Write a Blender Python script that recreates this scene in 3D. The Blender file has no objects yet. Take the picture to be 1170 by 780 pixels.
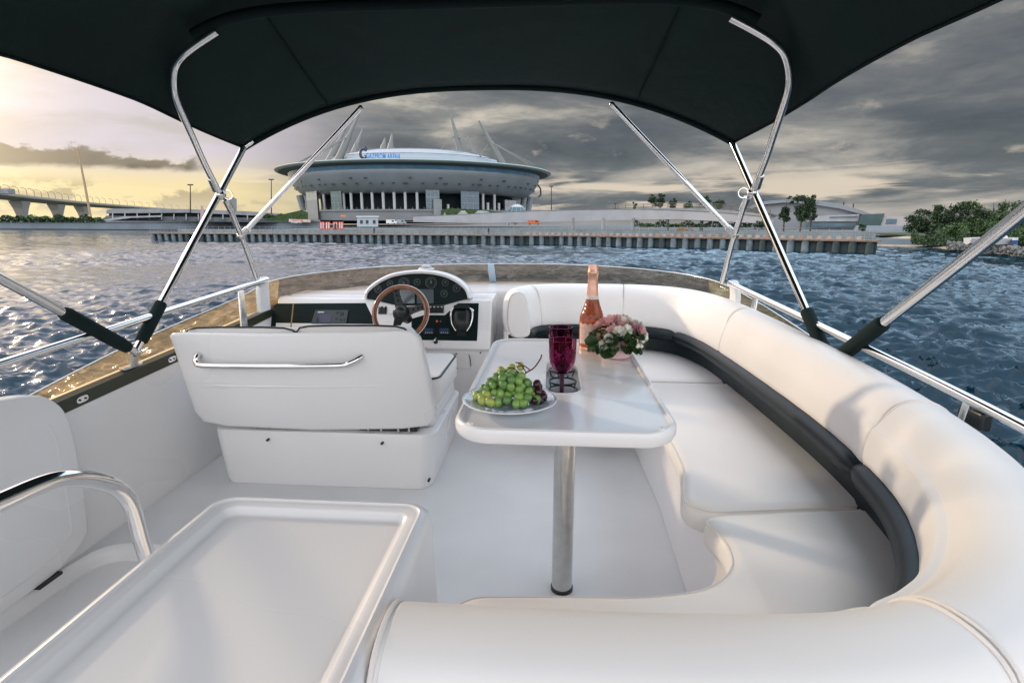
import bpy, bmesh, math, random
import numpy as np
from math import sin, cos, pi, radians as R, hypot, atan2, tan, atan, sqrt
from mathutils import Vector as V, Matrix, Euler
random.seed(7)
S = bpy.context.scene
COL = S.collection
# ---------------------------------------------------------------- camera geometry (boat frame: x starboard, y bow, z up, deck = 0)
FPX = 620.0; TILT = atan(134/620.0); YAW = R(4.2); CAM = V((.34, 0, 1.2)); WATER = -3.8
def ray(px, py):
    u = (px-585)/FPX; v = (390-py)/FPX
    y = cos(TILT)+v*sin(TILT); z = -sin(TILT)+v*cos(TILT)
    return V((u*cos(YAW)-y*sin(YAW), u*sin(YAW)+y*cos(YAW), z))
def far(px, py, d):            # a far point seen in the photograph at a pixel, d metres away on the map
    r = ray(px, py); return CAM + r*(d/hypot(r.x, r.y))
def on_plane(px, py, p, n):
    r = ray(px, py); return CAM + r*((V(p)-CAM).dot(V(n))/r.dot(V(n)))
def on_y(px, py, y): return on_plane(px, py, (0, y, 0), (0, 1, 0))
def on_z(px, py, z): return on_plane(px, py, (0, 0, z), (0, 0, 1))
# ---------------------------------------------------------------- materials
MATS = {}
def mat(name, col=(.8,.8,.8), rough=.5, metal=0, var=0, vscale=6, bump=0, bscale=60, spec=.5, trans=0, ior=1.45, coat=0, emit=0, sss=0, detail=4, col2=None, bdist=.002):
    if name in MATS: return MATS[name]
    m = bpy.data.materials.new(name); m.use_nodes = True; MATS[name] = m
    nt = m.node_tree; b = nt.nodes['Principled BSDF']; L = nt.links.new
    b.inputs['Base Color'].default_value = (*col, 1); b.inputs['Roughness'].default_value = rough
    b.inputs['Metallic'].default_value = metal; b.inputs['IOR'].default_value = ior
    b.inputs['Specular IOR Level'].default_value = spec
    b.inputs['Transmission Weight'].default_value = trans; b.inputs['Coat Weight'].default_value = coat
    b.inputs['Coat Roughness'].default_value = .08
    if sss: b.inputs['Subsurface Weight'].default_value = sss; b.inputs['Subsurface Radius'].default_value = (.01,.008,.003)
    if emit: b.inputs['Emission Color'].default_value = (*col, 1); b.inputs['Emission Strength'].default_value = emit
    tc = nt.nodes.new('ShaderNodeTexCoord')
    if var or col2:
        n = nt.nodes.new('ShaderNodeTexNoise'); n.inputs['Scale'].default_value = vscale; n.inputs['Detail'].default_value = detail
        L(tc.outputs['Object'], n.inputs['Vector'])
        r = nt.nodes.new('ShaderNodeValToRGB'); L(n.outputs['Fac'], r.inputs['Fac'])
        c2 = col2 or tuple(c*(1-var) for c in col)
        r.color_ramp.elements[0].position = .3; r.color_ramp.elements[1].position = .7; r.color_ramp.interpolation = 'EASE'
        r.color_ramp.elements[0].color = (*c2, 1); r.color_ramp.elements[1].color = (*col, 1)
        L(r.outputs['Color'], b.inputs['Base Color'])
        q = nt.nodes.new('ShaderNodeMapRange'); q.inputs['To Min'].default_value = rough*.8; q.inputs['To Max'].default_value = min(1, rough*1.2)
        L(n.outputs['Fac'], q.inputs['Value']); L(q.outputs['Result'], b.inputs['Roughness'])
    if bump:
        n2 = nt.nodes.new('ShaderNodeTexNoise'); n2.inputs['Scale'].default_value = bscale; n2.inputs['Detail'].default_value = 5
        L(tc.outputs['Object'], n2.inputs['Vector'])
        bp = nt.nodes.new('ShaderNodeBump'); bp.inputs['Strength'].default_value = bump; bp.inputs['Distance'].default_value = bdist
        L(n2.outputs['Fac'], bp.inputs['Height']); L(bp.outputs['Normal'], b.inputs['Normal'])
    return m
gel = mat('gelcoat', (.79,.78,.775), .28, var=.03, vscale=1.6, detail=1, bump=.03, bscale=25, coat=.25)
gel2 = mat('gelcoat_grey', (.74,.735,.73), .38, var=.04, vscale=1.8, detail=1, bump=.04, bscale=30)
deckm = mat('deck_nonskid', (.72,.725,.73), .55, var=.08, vscale=2.5, bump=.25, bscale=420, bdist=.0008)
vinyl = mat('vinyl_white', (.80,.775,.745), .42, var=.05, vscale=3, detail=1.5, bump=.16, bscale=130, bdist=.0012)
def creases(m, sc, st, dist):
    nt = m.node_tree; b = nt.nodes['Principled BSDF']; old = b.inputs['Normal'].links[0].from_node
    tc = nt.nodes.new('ShaderNodeTexCoord'); n = nt.nodes.new('ShaderNodeTexNoise'); n.noise_type = 'RIDGED_MULTIFRACTAL'; n.inputs['Scale'].default_value = sc; n.inputs['Detail'].default_value = 3
    n.inputs['Distortion'].default_value = 1.2; nt.links.new(tc.outputs['Object'], n.inputs['Vector'])
    bp = nt.nodes.new('ShaderNodeBump'); bp.inputs['Strength'].default_value = st; bp.inputs['Distance'].default_value = dist
    nt.links.new(n.outputs['Fac'], bp.inputs['Height']); nt.links.new(bp.outputs['Normal'], old.inputs['Normal'])
creases(vinyl, 5, .16, .006)
pipe = mat('piping_white', (.74,.70,.66), .5)
navy = mat('vinyl_navy', (.0016,.0105,.0155), .40, var=.3, vscale=9, bump=.12, bscale=160, bdist=.001, spec=.35)
black = mat('black_plastic', (.012,.016,.016), .35, bump=.05, bscale=200)
panelm = mat('panel_black', (.005,.013,.013), .4, spec=.15)
chrome = mat('chrome', (.78,.77,.75), .10, 1)
steel = mat('brushed_steel', (.62,.62,.60), .22, 1, var=.12, vscale=30)
canv = mat('canopy_fabric', (.011,.025,.0235), .8, var=.3, vscale=2.5, bump=.5, bscale=5, bdist=.02, spec=.25)
creases(canv, 2.2, .5, .015)
canv2 = mat('canopy_sleeve', (.008,.018,.018), .8, spec=.2)
olive = mat('olive_trim', (.035,.04,.022), .4, var=.2, vscale=8)
wood = mat('varnished_wood', (.22,.075,.022), .2, var=.45, vscale=22, coat=.6)
def glass_mat(name, tint, refl=.08, haze=0, hcol=(.7,.5,.3)):
    m = bpy.data.materials.new(name); m.use_nodes = True; nt = m.node_tree; nt.nodes.clear()
    o = nt.nodes.new('ShaderNodeOutputMaterial'); t = nt.nodes.new('ShaderNodeBsdfTransparent'); t.inputs[0].default_value = (*tint, 1)
    g = nt.nodes.new('ShaderNodeBsdfGlossy'); g.inputs['Roughness'].default_value = .03; g.inputs[0].default_value = (.9,.88,.85,1)
    f = nt.nodes.new('ShaderNodeFresnel'); f.inputs[0].default_value = 1.3
    x = nt.nodes.new('ShaderNodeMixShader'); mm = nt.nodes.new('ShaderNodeMath'); mm.operation = 'MULTIPLY'; mm.inputs[1].default_value = refl*10
    nt.links.new(f.outputs[0], mm.inputs[0]); tl = nt.nodes.new('ShaderNodeBsdfTranslucent'); tl.inputs[0].default_value = (*hcol, 1); hx_ = nt.nodes.new('ShaderNodeMixShader')
    tc = nt.nodes.new('ShaderNodeTexCoord'); nz = nt.nodes.new('ShaderNodeTexNoise'); nz.inputs['Scale'].default_value = 7; nz.inputs['Detail'].default_value = 6; mp = nt.nodes.new('ShaderNodeMapping'); mp.inputs['Scale'].default_value = (1,1,3)
    rg = nt.nodes.new('ShaderNodeMapRange'); rg.inputs['From Min'].default_value = .3; rg.inputs['From Max'].default_value = .7; rg.inputs['To Min'].default_value = haze*.55; rg.inputs['To Max'].default_value = haze*1.45
    nt.links.new(tc.outputs['Object'], mp.inputs[0]); nt.links.new(mp.outputs[0], nz.inputs['Vector']); nt.links.new(nz.outputs['Fac'], rg.inputs[0]); nt.links.new(rg.outputs[0], hx_.inputs[0]); nt.links.new(t.outputs[0], hx_.inputs[1]); nt.links.new(tl.outputs[0], hx_.inputs[2])
    nt.links.new(mm.outputs[0], x.inputs[0]); nt.links.new(hx_.outputs[0], x.inputs[1]); nt.links.new(g.outputs[0], x.inputs[2]); nt.links.new(x.outputs[0], o.inputs[0])
    return m
amber = glass_mat('amber_glass', (.97,.87,.69), .007, .125, (.80,.60,.38))
smoke = glass_mat('smoked_glass', (.68,.63,.57), .02, .075, (.45,.40,.34))
# ---------------------------------------------------------------- mesh helpers
def obj(name, bm, m, parent=None, smooth=40, bevel=0, seg=3, loc=None):
    me = bpy.data.meshes.new(name); bm.normal_update()
    bmesh.ops.recalc_face_normals(bm, faces=bm.faces[:]); bm.to_mesh(me); bm.free()
    o = bpy.data.objects.new(name, me); COL.objects.link(o)
    for k in (m if isinstance(m, (list, tuple)) else [m]): me.materials.append(k)
    if smooth:
        for p in me.polygons: p.use_smooth = True
        me.set_sharp_from_angle(angle=R(smooth))
    if bevel:
        b = o.modifiers.new('b', 'BEVEL'); b.width = bevel; b.segments = seg; b.limit_method = 'ANGLE'; b.angle_limit = R(35); b.harden_normals = False
    if parent: attach(o, parent)
    if loc: o.location = loc
    return o
def attach(o, parent):
    o.parent = parent; off = parent.location      # a part's own location is its place in the world
    o.matrix_parent_inverse = Matrix.Translation(-off)
def thing(name, label, cat, loc=(0,0,0), group=None):
    o = bpy.data.objects.new(name, None); COL.objects.link(o); o.location = loc; o.empty_display_size = .1
    return tag(o, label, cat, group)
def tag(o, label, cat, group=None):
    o['label'] = label; o['category'] = cat; o['kind'] = 'thing'
    if group: o['group'] = group
    return o
def struct(o, label, cat):
    o['label'] = label; o['category'] = cat; o['kind'] = 'structure'; return o
def box(bm, c, s, rot=None):
    M = Matrix.Translation(c) @ (rot.to_4x4() if rot else Matrix()) @ Matrix.Diagonal((*s, 1))
    return bmesh.ops.create_cube(bm, size=1, matrix=M)
def cone(bm, a, b, r1, r2, seg=10):
    a, b = V(a), V(b); d = b-a
    M = Matrix.Translation((a+b)/2) @ d.to_track_quat('Z','Y').to_matrix().to_4x4()
    bmesh.ops.create_cone(bm, cap_ends=True, segments=seg, radius1=r1, radius2=r2, depth=d.length, matrix=M)
def ball(bm, c, s, u=14, v=9):
    s = s if hasattr(s, '__len__') else (s,s,s)
    bmesh.ops.create_uvsphere(bm, u_segments=u, v_segments=v, radius=1, matrix=Matrix.Translation(c) @ Matrix.Diagonal((*s,1)))
def spline(pts, n=8, closed=False):
    P = [V(p) for p in pts]; out = []; N = len(P)
    for i in range(N if closed else N-1):
        g = (lambda k: P[k % N]) if closed else (lambda k: P[max(0, min(N-1, k))])
        a, b, c, d = g(i-1), g(i), g(i+1), g(i+2)
        for j in range(n):
            t = j/n
            out.append(.5*((2*b)+(c-a)*t+(2*a-5*b+4*c-d)*t*t+(3*b-a-3*c+d)*t**3))
    if not closed: out.append(P[-1])
    return out
def tube(bm, pts, r, seg=12, closed=False):
    P = [V(p) for p in pts]; N = len(P); rings = []; up = None
    for i in range(N):
        t = ((P[(i+1) % N]-P[i-1]) if closed else (P[min(i+1,N-1)]-P[max(i-1,0)])).normalized()
        if up is None:
            up = V((0,0,1)) if abs(t.z) < .9 else V((1,0,0))
        up = (up - t*up.dot(t)).normalized(); s = t.cross(up)
        rr = r[i] if hasattr(r, '__len__') else r
        rings.append([bm.verts.new(P[i]+(up*cos(2*pi*k/seg)+s*sin(2*pi*k/seg))*rr) for k in range(seg)])
    for i in range(N if closed else N-1):
        a, b = rings[i], rings[(i+1) % N]
        for k in range(seg): bm.faces.new((a[k], a[(k+1)%seg], b[(k+1)%seg], b[k]))
    if not closed: bm.faces.new(rings[0]); bm.faces.new(rings[-1][::-1])
def loft(bm, rings, closed=True, caps=True):
    rv = [[bm.verts.new(p) for p in r] for r in rings]; n = len(rv[0])
    for a, b in zip(rv, rv[1:]):
        for k in range(n if closed else n-1): bm.faces.new((a[k], a[(k+1)%n], b[(k+1)%n], b[k]))
    if caps: bm.faces.new(rv[0][::-1]); bm.faces.new(rv[-1])
    return rv
def rrect(cx, cy, hx, hy, r, z, n=6):
    out = []
    for (sx, sy, a0) in ((1,1,0),(-1,1,90),(-1,-1,180),(1,-1,270)):
        for k in range(n+1):
            a = R(a0+90*k/n); out.append(V((cx+sx*(hx-r)+r*cos(a), cy+sy*(hy-r)+r*sin(a), z)))
    return out
def lathe(bm, prof, c, seg=32, fn=None, cap=True):
    c = V(c); rings = []
    for i, (r, z) in enumerate(prof):
        rings.append([c+V(((r+(fn(i,k,z) if fn else 0))*cos(2*pi*k/seg), (r+(fn(i,k,z) if fn else 0))*sin(2*pi*k/seg), z)) for k in range(seg)])
    loft(bm, rings, True, cap)
def prism(bm, poly, depth):     # poly: 3-D points; depth: vector
    loft(bm, [[V(p) for p in poly], [V(p)+V(depth) for p in poly]])
def BM(): return bmesh.new()
def simple(name, fn, m, parent=None, **k):
    bm = BM(); fn(bm); return obj(name, bm, m, parent, **k)
def lerp(a, b, t): return V(a)*(1-t)+V(b)*t
# ================================================================ SKY, SUN, CAMERA
SUN_AZ, SUN_EL = -59, 15
sun_dir = V((sin(R(SUN_AZ))*cos(R(SUN_EL)), cos(R(SUN_AZ))*cos(R(SUN_EL)), sin(R(SUN_EL))))
def make_world():
    w = bpy.data.worlds.new('World'); S.world = w; w.use_nodes = True
    nt = w.node_tree; nt.nodes.clear(); N = nt.nodes.new; L = nt.links.new
    def val(x, sock):
        if isinstance(x, (int, float)): sock.default_value = x
        elif isinstance(x, tuple): sock.default_value = (*x, 1) if len(sock.default_value) == 4 else x
        else: L(x, sock)
    def M(op, a, b=0, c=None, clamp=False):
        n = N('ShaderNodeMath'); n.operation = op; n.use_clamp = clamp; val(a, n.inputs[0]); val(b, n.inputs[1])
        if c is not None: val(c, n.inputs[2])
        return n.outputs[0]
    def ss(x, a, b):
        n = N('ShaderNodeMapRange'); n.interpolation_type = 'SMOOTHSTEP'; val(x, n.inputs[0]); n.inputs[1].default_value = a; n.inputs[2].default_value = b
        return n.outputs[0]
    def mix(f, a, b):
        n = N('ShaderNodeMix'); n.data_type = 'RGBA'; val(f, n.inputs[0]); val(a, n.inputs[6]); val(b, n.inputs[7]); return n.outputs[2]
    def noise(vec, sc, det=6, rough=.55, dist=0):
        n = N('ShaderNodeTexNoise'); n.inputs['Scale'].default_value = sc; n.inputs['Detail'].default_value = det
        n.inputs['Roughness'].default_value = rough; n.inputs['Distortion'].default_value = dist; L(vec, n.inputs['Vector']); return n.outputs['Fac']
    def vec(x, y, z):
        n = N('ShaderNodeCombineXYZ'); val(x, n.inputs[0]); val(y, n.inputs[1]); val(z, n.inputs[2]); return n.outputs[0]
    tc = N('ShaderNodeTexCoord'); sp = N('ShaderNodeSeparateXYZ'); L(tc.outputs['Generated'], sp.inputs[0]); X, Y, Z = sp.outputs
    az = M('ARCTAN2', X, Y)                         # 0 = bow, + = starboard
    el = M('ARCSINE', Z)
    zz = M('ADD', M('MAXIMUM', Z, 0.0), .13)
    P = vec(M('DIVIDE', X, zz), M('DIVIDE', Y, zz), 0.0)
    P2 = vec(M('MULTIPLY', az, 1.0), M('MULTIPLY', el, 4.2), 3.7)
    P3 = vec(M('MULTIPLY', az, 1.0), M('MULTIPLY', el, 1.9), 1.3); P4 = vec(M('MULTIPLY', az, 1.0), M('MULTIPLY', el, 9.0), 6.1)
    dt = N('ShaderNodeVectorMath'); dt.operation = 'DOT_PRODUCT'; L(tc.outputs['Generated'], dt.inputs[0]); dt.inputs[1].default_value = sun_dir
    sd = dt.outputs['Value']
    sunside = ss(az, -.26, -.60)                    # 1 towards the setting sun on the port bow
    sky = N('ShaderNodeTexSky'); sky.sky_type = 'NISHITA'; sky.sun_disc = False; sky.sun_elevation = R(SUN_EL); sky.sun_rotation = R(SUN_AZ)
    sky.air_density = 1.2; sky.dust_density = 2.5
    nis = N('ShaderNodeMix'); nis.data_type = 'RGBA'; nis.blend_type = 'MULTIPLY'; nis.inputs[0].default_value = 1
    L(sky.outputs[0], nis.inputs[6]); nis.inputs[7].default_value = (.075,.075,.075,1)
    base = nis.outputs[2]
    n1 = noise(P, 1.1, 8, .58, .5); n2 = noise(P2, 3.2, 8, .55, .35); n3 = noise(P2, 9, 6, .6, .2)
    # broad grey deck
    fl = M('ADD', M('MULTIPLY', n2, .60), M('ADD', M('MULTIPLY', n1, .28), M('MULTIPLY', n3, .14)))
    r = N('ShaderNodeValToRGB'); L(fl, r.inputs[0]); e = r.color_ramp.elements
    e[0].position = .37; e[0].color = (.088,.106,.120,1); e[1].position = .66; e[1].color = (.76,.69,.57,1)
    k = e.new(.47); k.color = (.155,.173,.182,1); k.position = .50; k = e.new(.58); k.color = (.275,.28,.268,1)
    deck = r.outputs[0]
    # darker overhead and to starboard, paler band along the horizon ahead
    hb = M('MULTIPLY', ss(el, .22, .05), ss(n2, .46, .66))
    deck = mix(M('MULTIPLY', hb, .7), deck, (.58,.53,.47))
    streak = M('MULTIPLY', M('MULTIPLY', ss(el, .015, .03), ss(el, .11, .06)), ss(noise(P4, 4.2, 7, .55, .4), .50, .62))
    deck = mix(M('MULTIPLY', streak, .9), deck, (.76,.66,.53))
    dk = M('MULTIPLY', ss(el, .09, .24), ss(az, -.32, .12))
    deck = mix(M('MULTIPLY', dk, .62), deck, mix(n3, (.075,.09,.115), (.14,.155,.18)))
    hz = ss(el, .035, .0)
    deck = mix(M('MULTIPLY', hz, .45), deck, (.48,.44,.41))
    # bright break to port
    bright = mix(ss(el, .115, .05), (.77,.70,.75), (1.0,.83,.46))
    c = mix(M('MULTIPLY', sunside, .95), deck, mix(M('MULTIPLY', ss(n2, .44, .64), M('MULTIPLY', ss(el, .05, .16), .55)), bright, (.50,.46,.36)))
    c = mix(M('MULTIPLY', ss(el, .165, .235), M('MULTIPLY', sunside, ss(n2, .36, .5))), c, (.36,.34,.23))
    # low cumulus bank to port with a ragged top
    edge = M('ADD', M('MULTIPLY', M('SUBTRACT', noise(P3, 9, 9, .62, .3), .5), .085), M('MULTIPLY', M('SUBTRACT', noise(P3, 34, 6, .6), .5), .022))
    topd = M('SUBTRACT', M('ADD', .107, edge), el); botd = M('SUBTRACT', el, M('ADD', .076, M('MULTIPLY', edge, -.25)))
    bank = M('MULTIPLY', M('MULTIPLY', ss(topd, -.001, .006), ss(botd, -.002, .007)), ss(M('ADD', az, M('MULTIPLY', edge, 1.2)), -.565, -.60))
    bcol = mix(ss(topd, .0, .035), (.27,.235,.17), mix(ss(az, -.80, -.62), (.30,.26,.19), (.10,.092,.078)))
    c = mix(M('MULTIPLY', bank, .92), c, bcol)
    # small puffs and long thin bars under it
    pf = M('MULTIPLY', M('MULTIPLY', ss(el, .006, .02), ss(el, .072, .045)), ss(noise(P3, 12, 8, .62, .2), .50, .57))
    c = mix(M('MULTIPLY', M('MULTIPLY', pf, ss(az, -.38, -.55)), .6), c, mix(ss(el, .02, .05), (.62,.52,.40), (.34,.29,.21)))
    wisp = M('MULTIPLY', M('MULTIPLY', ss(el, .07, .10), ss(el, .20, .14)), ss(noise(P3, 10, 8, .6, .3), .60, .74))
    c = mix(M('MULTIPLY', wisp, M('MULTIPLY', ss(az, -.45, -.3), .6)), c, (.70,.61,.51))
    # open sky shows through thin places above the frame
    c = mix(M('MULTIPLY', ss(el, .45, .9), M('MULTIPLY', ss(n1, .6, .4), .7)), c, base)
    # unseen sky astern and overhead, brightened to light the deck
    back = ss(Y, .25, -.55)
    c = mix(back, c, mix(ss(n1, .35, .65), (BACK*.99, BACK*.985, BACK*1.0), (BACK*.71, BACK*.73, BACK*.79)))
    hid = M('MULTIPLY', ss(M('SUBTRACT', el, M('MULTIPLY', ss(az, .25, .6), .11)), .24, .31), ss(Y, -.2, .1))  # sky hidden by the canopy, made brighter so the water reflects more
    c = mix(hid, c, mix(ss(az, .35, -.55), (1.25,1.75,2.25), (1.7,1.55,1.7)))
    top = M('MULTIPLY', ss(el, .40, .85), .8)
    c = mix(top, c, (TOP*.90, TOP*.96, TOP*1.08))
    # glare round the hidden sun
    gl = M('POWER', M('MAXIMUM', sd, 0), 60)
    gl2 = N('ShaderNodeMix'); gl2.data_type = 'RGBA'; gl2.blend_type = 'ADD'; gl2.inputs[0].default_value = 1; L(c, gl2.inputs[6])
    L(mix(gl, (0.,0.,0.), (3.2,2.4,1.4)), gl2.inputs[7]); c = gl2.outputs[2]
    bg = N('ShaderNodeBackground'); L(c, bg.inputs[0]); bg.inputs[1].default_value = 1.0
    o = N('ShaderNodeOutputWorld'); L(bg.outputs[0], o.inputs[0])
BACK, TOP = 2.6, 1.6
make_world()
ld = bpy.data.lights.new('sun', 'SUN'); ld.energy = 2.0; ld.angle = R(2.6); ld.color = (1, .79, .56)
lo = bpy.data.objects.new('sun', ld); COL.objects.link(lo); lo.rotation_euler = (R(90-SUN_EL), 0, R(180-SUN_AZ))
cd = bpy.data.cameras.new('camera'); co = bpy.data.objects.new('camera', cd); COL.objects.link(co); S.camera = co
cd.sensor_width = 36; cd.lens = FPX/1170*36; cd.clip_end = 9000; cd.clip_start = .02
co.location = CAM; co.rotation_euler = (R(90)-TILT, 0, YAW)
S.view_settings.view_transform = 'Standard'; S.view_settings.look = 'None'; S.view_settings.gamma = 1
S.view_settings.exposure = 0.0; S.view_settings.use_curve_mapping = False
S.render.engine = 'CYCLES'; S.cycles.use_denoising = True; S.cycles.max_bounces = 10; S.cycles.transparent_max_bounces = 12
S.cycles.caustics_reflective = False; S.cycles.caustics_refractive = False; S.cycles.sample_clamp_indirect = 4
# ================================================================ WATER
def water():
    aL = -78; aR = 78
    front = np.radians(np.linspace(aL, aR, 820)); rest = np.radians(np.linspace(aR, 360+aL, 60)[1:-1]); A = np.concatenate([front, rest])
    r0 = np.concatenate([[1.2, 4.0], np.geomspace(7.5, 420, 740), np.geomspace(440, 7000, 24)])
    AA, RR = np.meshgrid(A, r0); X = RR*np.sin(AA)+.34; Y = RR*np.cos(AA)
    rng = np.random.RandomState(3); Zs = np.zeros_like(X); DX = np.zeros_like(X); DY = np.zeros_like(X)
    sp = np.maximum(RR*.0056, .035)
    for i in range(84):
        lam = .30*(15**(i/83.0)); k = 2*pi/lam; th = R(-165)+rng.randn()*.38; ph = rng.rand()*6.28
        amp = .0205*lam**.95*(.6+.8*rng.rand())*(.36 if lam > 2.2 else 1.45 if lam < 1.1 else 1)
        fade = np.clip((lam/sp-1.5)/1.3, 0, 1)
        cx, cy = sin(th), cos(th); q = k*(cx*X+cy*Y)+ph
        Zs += amp*fade*np.sin(q); DX += .55*amp*fade*cx*np.cos(q); DY += .55*amp*fade*cy*np.cos(q)
    gust = .75+.35*np.sin(X*.06+1.3*np.sin(Y*.045))+.15*np.sin(Y*.11+X*.03)
    Zs *= gust; X = X+DX*gust; Y = Y+DY*gust
    n, m = X.shape
    co_ = np.stack([X, Y, Zs+WATER], -1).reshape(-1, 3)
    idx = np.arange(n*m).reshape(n, m)
    q = np.stack([idx[:-1], np.roll(idx[:-1], -1, 1), np.roll(idx[1:], -1, 1), idx[1:]], -1).reshape(-1, 4)[:, ::-1]
    me = bpy.data.meshes.new('water'); me.vertices.add(len(co_)); me.vertices.foreach_set('co', co_.ravel().astype(np.float32))
    me.loops.add(q.size); me.loops.foreach_set('vertex_index', q.ravel().astype(np.int32)); me.polygons.add(len(q))
    me.polygons.foreach_set('loop_start', np.arange(0, q.size, 4, dtype=np.int32)); me.polygons.foreach_set('loop_total', np.full(len(q), 4, dtype=np.int32))
    me.polygons.foreach_set('use_smooth', np.ones(len(q), bool)); me.update(); me.validate()
    o = bpy.data.objects.new('water', me); COL.objects.link(o); struct(o, 'wind rippled dark blue bay water round the yacht', 'water')
    mt = mat('water', (.002,.027,.048), .05, ior=1.333, spec=.5)
    nt = mt.node_tree; b = nt.nodes['Principled BSDF']; L = nt.links.new; tc = nt.nodes.new('ShaderNodeTexCoord')
    mp = nt.nodes.new('ShaderNodeMapping'); mp.inputs['Scale'].default_value = (.6, 1.6, 1); L(tc.outputs['Object'], mp.inputs[0])
    h = None
    for sc, d in ((.22, .22), (1.3, .06), (4, .018), (12, .005)):
        nz = nt.nodes.new('ShaderNodeTexNoise'); nz.inputs['Scale'].default_value = sc; nz.inputs['Detail'].default_value = 4; L(mp.outputs[0], nz.inputs['Vector'])
        bp = nt.nodes.new('ShaderNodeBump'); bp.inputs['Strength'].default_value = .9; bp.inputs['Distance'].default_value = d; L(nz.outputs['Fac'], bp.inputs['Height'])
        if h: L(h, bp.inputs['Normal'])
        h = bp.outputs['Normal']
    L(h, b.inputs['Normal']); me.materials.append(mt)
water()
# ================================================================ THE YACHT: deck, coaming, hull
SX0, SX1 = -1.40, -.70
STAIR = [V((-1.40,.25,0)), V((-1.395,1.37,0)), V((-1.375,1.64,0)), V((-1.335,1.74,0)), V((-1.23,1.77,0)), V((-1.08,1.755,0)), V((-.92,1.70,0)), V((-.78,1.58,0)), V((-.72,1.4,0)), V((-.70,.25,0))]
def deck():
    bm = BM(); hole = spline(STAIR[1:-1], 5); hole = [STAIR[0]]+hole+[STAIR[-1]]
    outer = [V((-1.56,-2.4,0)), V((1.56,-2.4,0)), V((1.56,4.45,0)), V((-1.56,4.45,0))]
    ed = []
    def loop(ps):
        v = [bm.verts.new(p) for p in ps]; ed.extend(bm.edges.new((v[i], v[(i+1) % len(v)])) for i in range(len(v)))
    loop(outer); loop(hole)
    bmesh.ops.triangle_fill(bm, use_beauty=True, edges=ed)
    o = obj('deck', bm, deckm, smooth=0); struct(o, 'white non-skid flybridge deck of the yacht', 'deck')
    # stair well: rounded lip, wall and a curved tread
    c = V((-1.05, .9, 0)); rings = []
    for dz, s in ((0,1), (-.008,.985), (-.03,.975), (-.235,.955), (-.25,.93)):
        rings.append([c+(p-c)*s+V((0,0,dz)) for p in hole])
    bm = BM(); loft(bm, rings, True, False)
    b = rings[-1]; tread = [c+(p-c)*.93+V((0,-.16*(1-abs((p.x+1.05)/.5)) if p.y > 1 else 0,-.25)) for p in hole]
    v1 = [bm.verts.new(p) for p in b]; v2 = [bm.verts.new(c+(p-c)*.72+V((0,0,0))) for p in b]; v3 = [bm.verts.new(v.co+V((0,0,-.24))) for v in v2]; n = len(b)
    for a, d in ((v1, v2), (v2, v3)):
        for k in range(n): bm.faces.new((a[k], a[(k+1)%n], d[(k+1)%n], d[k]))
    bm.faces.new(v3)
    o = obj('stairwell', bm, gel2, smooth=50); struct(o, 'moulded white stairwell sunk into the deck by the port side', 'stairwell')
deck()
def hull():
    t = thing('yacht_hull', 'white motor yacht hull carrying the flybridge over the water', 'yacht', (0,0,WATER))
    def sec(z, hw, y0, y1, n=18):
        pts = []
        for k in range(n+1):
            u = k/n; y = y0+(y1-y0)*u; w = hw*(1-max(0, (u-.45)/.55)**2.2*.97); pts.append(V((w, y, z)))
        return pts+[V((-p.x, p.y, z)) for p in pts[::-1]]
    bm = BM(); loft(bm, [sec(WATER-.4, 1.75, -5.2, 8.2), sec(WATER+.9, 2.1, -5.4, 9.2), sec(-2.0, 2.25, -5.5, 9.9), sec(-1.96, 2.15, -5.45, 9.7)])
    obj('hull_shell', bm, gel, t, bevel=.02)
    bm = BM(); loft(bm, [sec(-1.958, 1.8, -3.2, 6.8), sec(-.06, 1.56, -2.6, 4.9)]); obj('superstructure', bm, gel, t)
hull()
INX = [(-2.2,1.43),(1.0,1.42),(2.35,1.42),(3.0,1.40),(3.3,1.36)]
def band_z(y): return .42+.06*y+(.012*max(0, y-2.3)**2)      # lower edge of the olive band
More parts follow.
